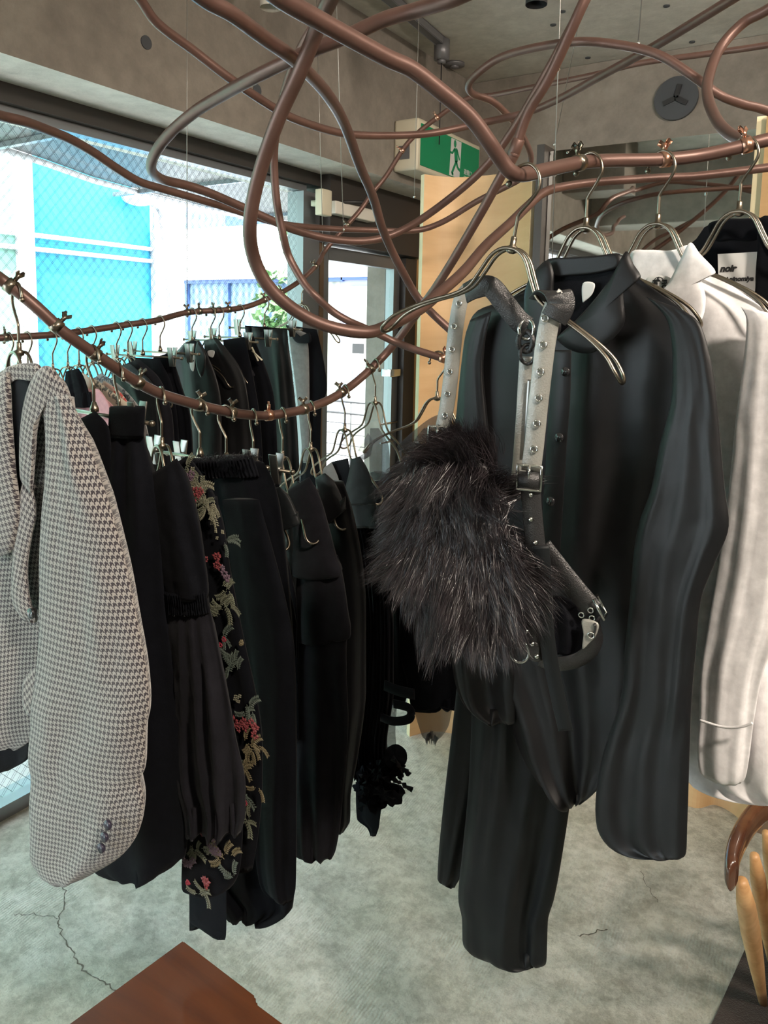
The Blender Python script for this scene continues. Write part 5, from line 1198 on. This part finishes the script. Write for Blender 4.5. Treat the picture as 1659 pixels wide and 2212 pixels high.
# ---- frayed long skirt over two clip hangers
p = PB('B', 432)
t = cloth('frayed_skirt', p, (540, 2020), 'long black skirt with frayed gathered waist, lowest hem above the wooden table', 'skirt', [
    ('skirt_body', [(1000, 395, 570), (1040, 405, 590), (1150, 440, 610), (1300, 480, 625), (1500, 500, 638), (1700, 500, 640), (1850, 440, 640), (1900, 412, 637), (1960, 470, 632), (1985, 488, 590), (1993, 495, 560)], 'black', dict(th=.06, fold=(6, .006, .02), off=.0, seed=95, nrow=80, nseg=60)),
    ('gathered_waistband', [(390, 995, 545, 985), (392, 1030, 560, 1030)], 'black2', dict(th=.035, fold=(24, .004, .004), off=.01, seed=96, nrow=10, nseg=140)),
    ('hem_panel', [(1850, 408, 488), (1930, 409, 489), (410, 1990, 489, 1990), (430, 2005, 488, 2020), (455, 2022, 486, 2030)], 'black2', dict(th=.012, fold=(1, .001, .004), off=.07, seed=97, nrow=24)),
    ('hem_panel', [(1880, 408, 440), (1960, 409, 438), (409, 2010, 432, 2004)], 'black', dict(th=.008, fold=(1, .001, .002), off=.05, seed=98, nrow=12)),
    ('side_drape', [(1080, 480, 560), (1400, 520, 636), (1700, 545, 640), (1880, 555, 639), (1930, 570, 637), (595, 1945, 630, 1948)], 'black', dict(th=.03, fold=(3, .003, .014), off=.05, seed=99, nrow=50))])
bm = NB(); rnd = random.Random(3)
for k in range(260):
    x = rnd.uniform(392, 556); y = 993-7*(x-392)/150+rnd.uniform(-3, 6); c = p.hit(x, y, .05+rnd.uniform(-.005, .008))
    d_ = Vector((rnd.gauss(0, 1), rnd.gauss(0, 1), rnd.uniform(-.5, 2))).normalized()*rnd.uniform(.004, .012)
    tube(bm, [c, c+d_*.6+Vector((0, 0, .001)), c+d_], .0003, 3)
mk('frayed_threads', bm, MAT['charcoal'], t)
# ---- sleeve-opening top with bare hanger loop
p = PB('B', 548)
cloth('cutout_top', p, (600, 1500), 'black jersey top whose open sleeve shows a bare hanger loop', 'top', [
    ('top_body', [(540, 1040, 580, 1030), (545, 1100, 590, 1100), (560, 1300, 640, 1300), (580, 1500, 645, 1500), (600, 1600, 645, 1600)], 'black', dict(th=.03, fold=(3, .002, .01), off=.0, seed=101, nrow=30)),
    ('open_sleeve', [(582, 1058, 604, 1052), (582, 1080, 622, 1072), (584, 1110, 636, 1100), (592, 1140, 647, 1128), (600, 1150, 646, 1133)], 'twill', dict(th=.03, fold=(1, .001, .002), off=.135, seed=102, nrow=20)),
    ('sleeve_drop', [(588, 1130, 604, 1135), (596, 1250, 620, 1250), (604, 1350, 640, 1350), (610, 1420, 640, 1420)], 'velvet', dict(th=.015, fold=(2, .002, .004), off=.085, seed=103, nrow=24))])
# ---- charcoal tiered coat
p = PB('B', 610)
cloth('tiered_coat', p, (700, 1850), 'charcoal wool coat with two capelet tiers, centre of the low pipe', 'coat', [
    ('long_skirt', [(1340, 612, 750), (1450, 612, 748), (1560, 614, 752), (1640, 616, 748), (1700, 618, 742), (1800, 622, 732), (1840, 626, 724), (650, 1852, 716, 1856)], 'charcoal', dict(th=.045, fold=(5, .003, .012), off=.02, seed=111, nrow=60)),
    ('lower_cape', [(1200, 642, 730), (1260, 640, 742), (1330, 634, 752), (634, 1365, 757, 1358), (636, 1384, 757, 1376), (680, 1389, 740, 1384)], 'charcoal', dict(th=.05, fold=(3, .002, .008), off=.03, seed=112, nrow=30)),
    ('upper_cape', [(622, 1060, 668, 1030), (626, 1100, 690, 1075), (634, 1160, 712, 1150), (630, 1215, 728, 1210), (629, 1240, 738, 1232), (650, 1250, 736, 1243), (690, 1252, 730, 1247)], 'charcoal', dict(th=.05, fold=(2, .002, .006), off=.045, seed=113, nrow=36)),
    ('coat_collar', [(622, 1058, 640, 1038), (626, 1080, 668, 1055), (640, 1090, 690, 1085)], 'satin', dict(th=.02, fold=(3, .001, .003), off=.035, seed=114, nrow=12))])
# ---- black satin top
p = PB('B', 672)
cloth('satin_top', p, (740, 1800), 'narrow black satin blouse between the charcoal coat and the tank dress', 'blouse', [
    ('blouse_body', [(1040, 682, 742), (1100, 690, 760), (1200, 710, 780), (1300, 720, 790), (1500, 718, 790), (1640, 715, 772), (1720, 722, 757), (722, 1780, 756, 1775), (724, 1806, 742, 1798)], 'satin', dict(th=.03, fold=(3, .002, .008), seed=121, nrow=60)),
    ('shoulder_panel', [(680, 1032, 702, 1022), (684, 1060, 722, 1042), (692, 1110, 742, 1085), (702, 1140, 748, 1100)], 'satin', dict(th=.018, fold=(3, .001, .002), off=.03, seed=122, nrow=16))])
# ---- tank dress, ruffled cuff
p = PB('B', 745)
t = cloth('tank_dress', p, (800, 1800), 'black tank dress with wide scooped neck and ruffled hem, right of the charcoal coat', 'dress', [
    ('front_bodice', [(752, 1070, 800, 1060), (745, 1095, 812, 1090), (752, 1120, 815, 1120), (758, 1140, 820, 1140)], 'twill', dict(th=.02, fold=(2, .001, .003), off=.02, seed=131, nrow=14)),
    ('shoulder_strap', [(758, 992, 778, 986), (754, 1020, 796, 1018), (744, 1060, 806, 1055), (736, 1092, 812, 1090)], 'twill', dict(th=.012, fold=(1, .001, .001), off=.028, seed=132, nrow=20)),
    ('back_neck', [(700, 1010, 716, 998), (690, 1040, 730, 1030), (700, 1075, 742, 1080), (716, 1096, 748, 1096)], 'grey', dict(th=.008, fold=(1, .001, .001), off=-.01, seed=133, nrow=14)),
    ('neck_interior', [(716, 998, 752, 990), (722, 1040, 758, 1030), (735, 1085, 758, 1075)], 'lining', dict(th=.008, fold=(1, .001, .001), off=-.02, seed=134, nrow=14)),
    ('ruched_skirt', [(1090, 742, 812), (1200, 758, 838), (1350, 770, 850), (1500, 762, 850), (1620, 758, 835), (1680, 762, 845)], 'velvet', dict(th=.05, fold=(11, .005, .012), off=.0, seed=135, nrow=60, nseg=90)),
    ('hem_tail', [(1690, 768, 830), (1760, 770, 822), (772, 1772, 820, 1775), (794, 1790, 818, 1790), (800, 1806, 812, 1806)], 'black', dict(th=.012, fold=(2, .002, .006), off=.02, seed=136, nrow=14))])
bm = NB(); rnd = random.Random(9)
for k in range(46):
    x = rnd.gauss(815, 27); y = rnd.gauss(1690, 26)
    x = min(max(x, 758), 868); y = min(max(y, 1635), 1748)
    c = p.hit(x, y, .03+rnd.uniform(-.02, .03)); a_ = rnd.random()*6.28; ax = (p.u*math.cos(a_)+Vector((0, 0, 1))*math.sin(a_)); R_ = rnd.uniform(.014, .024)
    e1 = ax; e2 = (p.n*rnd.uniform(.4, 1)+ax.cross(p.n)*rnd.uniform(-1, 1)).normalized(); prev = None; m_ = 26
    ctr = bm.verts.new(c); ring = []
    for i in range(m_):
        b_ = i/m_*2*PI; q = c+(e1*math.cos(b_)+e2*math.sin(b_))*R_+e1.cross(e2)*(.0055*math.sin(b_*6+k)); ring.append(bm.verts.new(q))
    for i in range(m_): bm.faces.new((ctr, ring[i], ring[(i+1) % m_]))
mk('ruffle_trim', bm, MAT['black'], t)
loft('organza_panel', p, [(1520, 822, 858), (1580, 822, 854), (1630, 826, 857), (1655, 838, 856)], 'organza', t, th=.012, fold=(5, .002, .006), off=-.01, seed=137, nrow=14)
strap('hanging_belt', [(p.hit(x, y, .02), Vector((0, 0, 1))) for x, y in ((822, 1548), (850, 1558), (884, 1552), (884, 1530), (850, 1520))], .018, .003, 'velvet', t)
strap('hanging_belt', [(p.hit(x, y, .02), Vector((0, 0, 1))) for x, y in ((830, 1480), (860, 1492), (895, 1500))], .022, .003, 'velvet', t)
# ---- sheer black piece
p = PB('B', 812)
t = cloth('sheer_blouse', p, (815, 1300), 'sheer black chiffon blouse at the right end of the low pipe before the door', 'blouse', [
    ('sheer_shoulder', [(800, 925, 818, 925), (797, 960, 838, 960), (798, 1000, 842, 1000), (798, 1040, 840, 1048)], 'sheer', dict(th=.02, fold=(5, .002, .003), seed=141, nrow=20)),
    ('blouse_body', [(1040, 798, 842), (1100, 805, 860), (1250, 815, 880), (1400, 820, 890), (1500, 825, 880), (1520, 835, 875)], 'velvet', dict(th=.03, fold=(6, .003, .008), off=-.01, seed=142, nrow=40)),
    ('sheer_sleeve', [(772, 975, 795, 935), (768, 990, 805, 955), (775, 1000, 800, 985)], 'organza', dict(th=.015, fold=(5, .002, .003), off=-.03, seed=143, nrow=12))])

# ================================================================ clothes on the window pipe
def win(key, nm, label, cat, parts, gy=1300):
    p_ = PB('C', key); return p_, cloth(nm, p_, (parts[0][1][-1][1], gy), label, cat, parts)
S_ = 200
def W(key, nm, label, cat, rows, mat, extra=(), th=.03, fold=(4, .003, .012), off=0):
    global S_
    S_ += 5; pp = PB('C', key)
    t_ = cloth(nm, pp, ((rows[-1][1]+rows[-1][2])/2, rows[-1][0]) if len(rows[-1]) == 3 else (rows[-1][0], rows[-1][1]), label, cat,
               [('garment_body', rows, mat, dict(th=th, fold=fold, seed=S_, nrow=40, off=off))]+list(extra))
    return pp, t_
W(20, 'dark_coat', 'dark coat behind the tweed jacket collar at the picture edge', 'coat', [(-20, 840, 60, 835), (-60, 900, 90, 900), (-80, 1200, 80, 1200), (-70, 1300, 60, 1300)], 'black')
pp, t = W(114, 'pink_blouse', 'pale pink gauze blouse behind the first clip hanger', 'blouse', [(135, 835, 165, 830), (140, 860, 220, 855), (150, 900, 262, 900), (165, 960, 280, 960), (175, 1100, 290, 1100)], 'pink', th=.02, off=.03)
patch('blouse_collar', pp, [(195, 850), (215, 842), (240, 885), (225, 905), (200, 895)], 'pink', t, .002, off=.06)
pp, t = W(146, 'beige_floral_shirt', 'beige shirt with dark flower motif on its pointed collar', 'shirt', [(150, 825, 200, 815), (155, 845, 235, 840), (165, 900, 300, 900), (170, 1100, 300, 1100)], 'floralbeige', th=.02, off=.012)
pc_ = patch('pointed_collar', pp, [(178, 806), (196, 822), (190, 845), (170, 850), (152, 840), (160, 822)], 'plyedge', t, .002, off=.045)
pc_.data.materials[0] = pmat('beige_collar_cloth', (.50, .44, .35), .8)
embroider(pp, .050, [('D', 176, 830, 1, 0, 3), ('F', 176, 830, 3, 1, 3)], t, 'flower_motif', 21)
W(170, 'rose_floral_shirt', 'rose and cream floral shirt between beige shirt and grey print shirt', 'shirt', [(205, 845, 225, 822), (210, 870, 262, 850), (225, 920, 300, 920), (235, 1100, 310, 1100)], 'floralrose', th=.02, off=.02)
W(199, 'grey_floral_shirt', 'grey and navy floral print shirt below the turquoise panel', 'shirt', [(198, 820, 218, 806), (205, 840, 255, 830), (230, 870, 300, 880), (250, 930, 320, 940), (255, 1100, 330, 1100)], 'floralgrey', th=.02)
W(60, 'green_black_top', 'dark green-black top just above the beige floral collar', 'top', [(142, 802, 170, 796), (140, 830, 182, 820), (150, 880, 200, 880)], 'black', th=.02, off=-.03)
W(252, 'ink_blouse', 'inky blue-black blouse under the middle window pipe hangers', 'blouse', [(238, 800, 280, 785), (250, 840, 330, 830), (280, 900, 340, 900), (290, 1100, 350, 1100), (300, 1300, 360, 1300)], 'twill')
W(277, 'slate_shirt', 'slate black shirt with soft shoulder under the window pipe', 'shirt', [(262, 790, 300, 775), (275, 830, 345, 820), (300, 900, 372, 900), (315, 1100, 380, 1100), (320, 1300, 390, 1300)], 'charcoal', off=.01)
W(308, 'low_waist_skirt', 'black straight skirt clipped below the turquoise panel edge', 'skirt', [(276, 772, 345, 776), (285, 830, 370, 830), (300, 1000, 390, 1000), (310, 1300, 400, 1300)], 'black2', off=-.02)
W(345, 'ruched_skirt', 'black skirt with ruched waist beside the white hoarding post', 'skirt', [(318, 778, 372, 760), (326, 820, 384, 815), (335, 900, 410, 900), (340, 1100, 420, 1100), (350, 1300, 430, 1300)], 'black', th=.04, fold=(14, .004, .012))
pp, t = W(414, 'labelled_jacket', 'black satin jacket with small white neck label on the window pipe', 'jacket', [(398, 740, 430, 735), (374, 770, 440, 752), (360, 810, 462, 800), (355, 900, 478, 870), (355, 1100, 480, 1100), (365, 1300, 490, 1300)], 'satin', th=.04)
patch('neck_interior', pp, [(402, 742), (422, 736), (428, 760), (420, 800), (410, 790), (396, 765)], 'lining', t, .002, off=.038)
patch('neck_label', pp, [(409, 765), (420, 765), (419, 800), (411, 795)], 'label', t, .0006, off=.043)
text('label_lettering', 'noir', pp.hit(410, 781, .046), rotface(pp.u, pp.n), .010, 'ink', t, bold=.0005)
patch('collar', pp, [(428, 738), (444, 768), (442, 800), (434, 815), (424, 790), (422, 760)], 'satin', t, .003, off=.045)
pp, t = W(455, 'second_jacket', 'black satin jacket with lit sleeve crease, beside the labelled jacket', 'jacket', [(440, 736, 468, 730), (442, 760, 486, 750), (448, 800, 520, 800), (446, 850, 532, 840), (452, 1000, 545, 1000), (460, 1300, 550, 1300)], 'satin', th=.04, off=.02)
patch('neck_label', pp, [(449, 758), (463, 758), (460, 772), (450, 768)], 'label', t, .0006, off=.062)
W(473, 'plain_skirt', 'plain black flared skirt hanging third before the gathered skirt', 'skirt', [(482, 734, 528, 728), (484, 770, 535, 760), (500, 900, 560, 900), (505, 1100, 570, 1100), (510, 1300, 580, 1300)], 'black2', th=.035)
pp, t = W(518, 'tied_skirt', 'black skirt with pale tie ends and folded hood-like drape', 'skirt', [(520, 730, 548, 726), (515, 760, 560, 760), (515, 850, 590, 850), (530, 1000, 600, 1000), (540, 1300, 620, 1300)], 'black', th=.04, off=.02)
for a_, b_ in (((544, 750), (558, 780)), ((545, 758), (566, 778))):
    bm = NB(); tube(bm, [pp.hit(*a_, .07), pp.hit(*b_, .07)], .0028, 6); mk('tie_end', bm, MAT['offwhite'], t)
patch('folded_drape', pp, [(502, 800), (520, 788), (540, 794), (550, 812), (530, 812), (515, 808)], 'charcoal', t, .003, off=.075, bulge=.008)
W(571, 'gathered_skirt', 'black skirt with finely gathered elastic waistband, clipped near the mullion', 'skirt', [(530, 706, 620, 712), (532, 730, 622, 736), (540, 800, 630, 800), (548, 900, 640, 900), (555, 1100, 650, 1100), (560, 1300, 660, 1300)], 'twill', [('elastic_waistband', [(529, 703, 620, 710), (531, 728, 622, 734)], 'black2', dict(th=.030, fold=(26, .006, .006), seed=260, nrow=8, nseg=150))], th=.04, fold=(16, .006, .014), off=.01)
pp, t = W(652, 'grey_panel_top', 'grey jersey front of a black short-sleeved top nearest the mullion', 'top', [(622, 705, 662, 720), (626, 740, 666, 750), (634, 800, 668, 820), (646, 900, 668, 900), (655, 1000, 668, 1000)], 'grey', th=.02, off=.02, fold=(1, .001, .003))
pp2, t2 = W(652, 'black_tee_dress', 'long black short-sleeved dress hanging last on the window pipe by the mullion', 'dress', [(616, 702, 684, 712), (640, 740, 692, 745), (655, 800, 702, 800), (662, 850, 706, 845), (660, 868, 700, 862), (658, 900, 694, 880), (650, 1000, 692, 1000), (645, 1150, 697, 1150), (640, 1300, 702, 1300)], 'black', th=.03, off=-.01, fold=(3, .002, .008))
patch('neck_opening', pp, [(620, 704), (640, 722), (655, 728), (668, 718), (672, 738), (655, 742), (636, 736)], 'lining', t, .002, off=.042)

# ================================================================ table and chair
zt_ = .60
tp = [onax(x, y, 2, zt_) for x, y in ((395, 2029), (552, 2149), (553, 2165), (620, 2215), (760, 2330), (-60, 2380), (145, 2212))]
t = empty('wooden_table', (tp[0].x, tp[0].y-.2, 0), 'reddish brown wooden table corner under the black skirts', 'table')
bm = NB(); prism(bm, [Vector((q.x, q.y, zt_-.045)) for q in tp], Vector((0, 0, .045)))
bmesh.ops.recalc_face_normals(bm, faces=bm.faces)
bmesh.ops.bevel(bm, geom=list(bm.edges), offset=.003, segments=2, affect='EDGES'); mk('table_top', bm, MAT['darkwood'], t, smooth=False)
cx_, cy_ = sum(q.x for q in tp)/7, sum(q.y for q in tp)/7
for q in (tp[0], tp[3], tp[5]):
    e = Vector((q.x, q.y, 0)).lerp(Vector((cx_, cy_, 0)), .35); bm = NB(); tube(bm, [(e.x, e.y, 0), (e.x, e.y, zt_-.046)], [.016, .024], 14); mk('leg', bm, MAT['darkwood'], t)
# low bentwood armchair
t = empty('bentwood_chair', (.12, 1.75, .011), 'low chair with dark glossy bent arm and pale tapered legs', 'chair')
za = .62
arm = [(1760, 1720), (1700, 1722), (1655, 1742), (1622, 1772), (1597, 1812), (1583, 1850), (1580, 1885), (1584, 1905)]
ap = [onax(x, y, 2, za-.035*max(0, (i-4))/3) for i, (x, y) in enumerate(arm)]
bm = NB(); S2 = cr([tuple(q) for q in ap], 6); rings = []
for i, q in enumerate(S2):
    q = Vector(q); a_ = Vector(S2[max(i-1, 0)]); b_ = Vector(S2[min(i+1, len(S2)-1)]); tt = (b_-a_).normalized(); sd_ = tt.cross(Vector((0, 0, 1))).normalized(); f = i/(len(S2)-1)
    hw = .010+.004*math.sin(f*PI); hh = .030-.008*f; 
    if f > .93: hw *= math.sqrt(max(1-((f-.93)/.075)**2, .05)); hh *= math.sqrt(max(1-((f-.93)/.075)**2, .05))
    rings.append([bm.verts.new(q+sd_*math.copysign(abs(math.cos(k*PI/9))**.7, math.cos(k*PI/9))*hw+Vector((0, 0, 1))*math.copysign(abs(math.sin(k*PI/9))**.7, math.sin(k*PI/9))*hh) for k in range(18)])
for i in range(len(rings)-1):
    for k in range(18): bm.faces.new((rings[i][k], rings[i][(k+1) % 18], rings[i+1][(k+1) % 18], rings[i+1][k]))
bm.faces.new(rings[0]); bm.faces.new(rings[-1]); bmesh.ops.recalc_face_normals(bm, faces=bm.faces); mk('arm_rail', bm, MAT['armwood'], t)
for (x0, y0_, x1, y1_, w0) in ((1603, 1905, 1648, 2165, .019), (1630, 1850, 1665, 2075, .016), (1655, 1800, 1690, 2040, .014), (1690, 1850, 1740, 2190, .018)):
    b_ = onax(x1, y1_, 2, .0125); a_ = onax(x0, y0_, 2, .57)
    pts = [a_.lerp(b_, f) for f in (0, .15, .35, .6, .85, 1)]
    bm = NB(); tube(bm, pts, [w0*.55, w0*.9, w0, w0*.85, w0*.62, w0*.5], 16); mk('leg', bm, MAT['legwood'], t)
bm = NB(); q0 = onax(1690, 1850, 2, .42); c_ = Vector((q0.x+.22, q0.y+.05, .30))
prism(bm, [c_+Vector((math.cos(k*PI/16)*.19, math.sin(k*PI/16)*.17, 0)) for k in range(32)], Vector((0, 0, .02))); mk('seat', bm, MAT['armwood'], t)
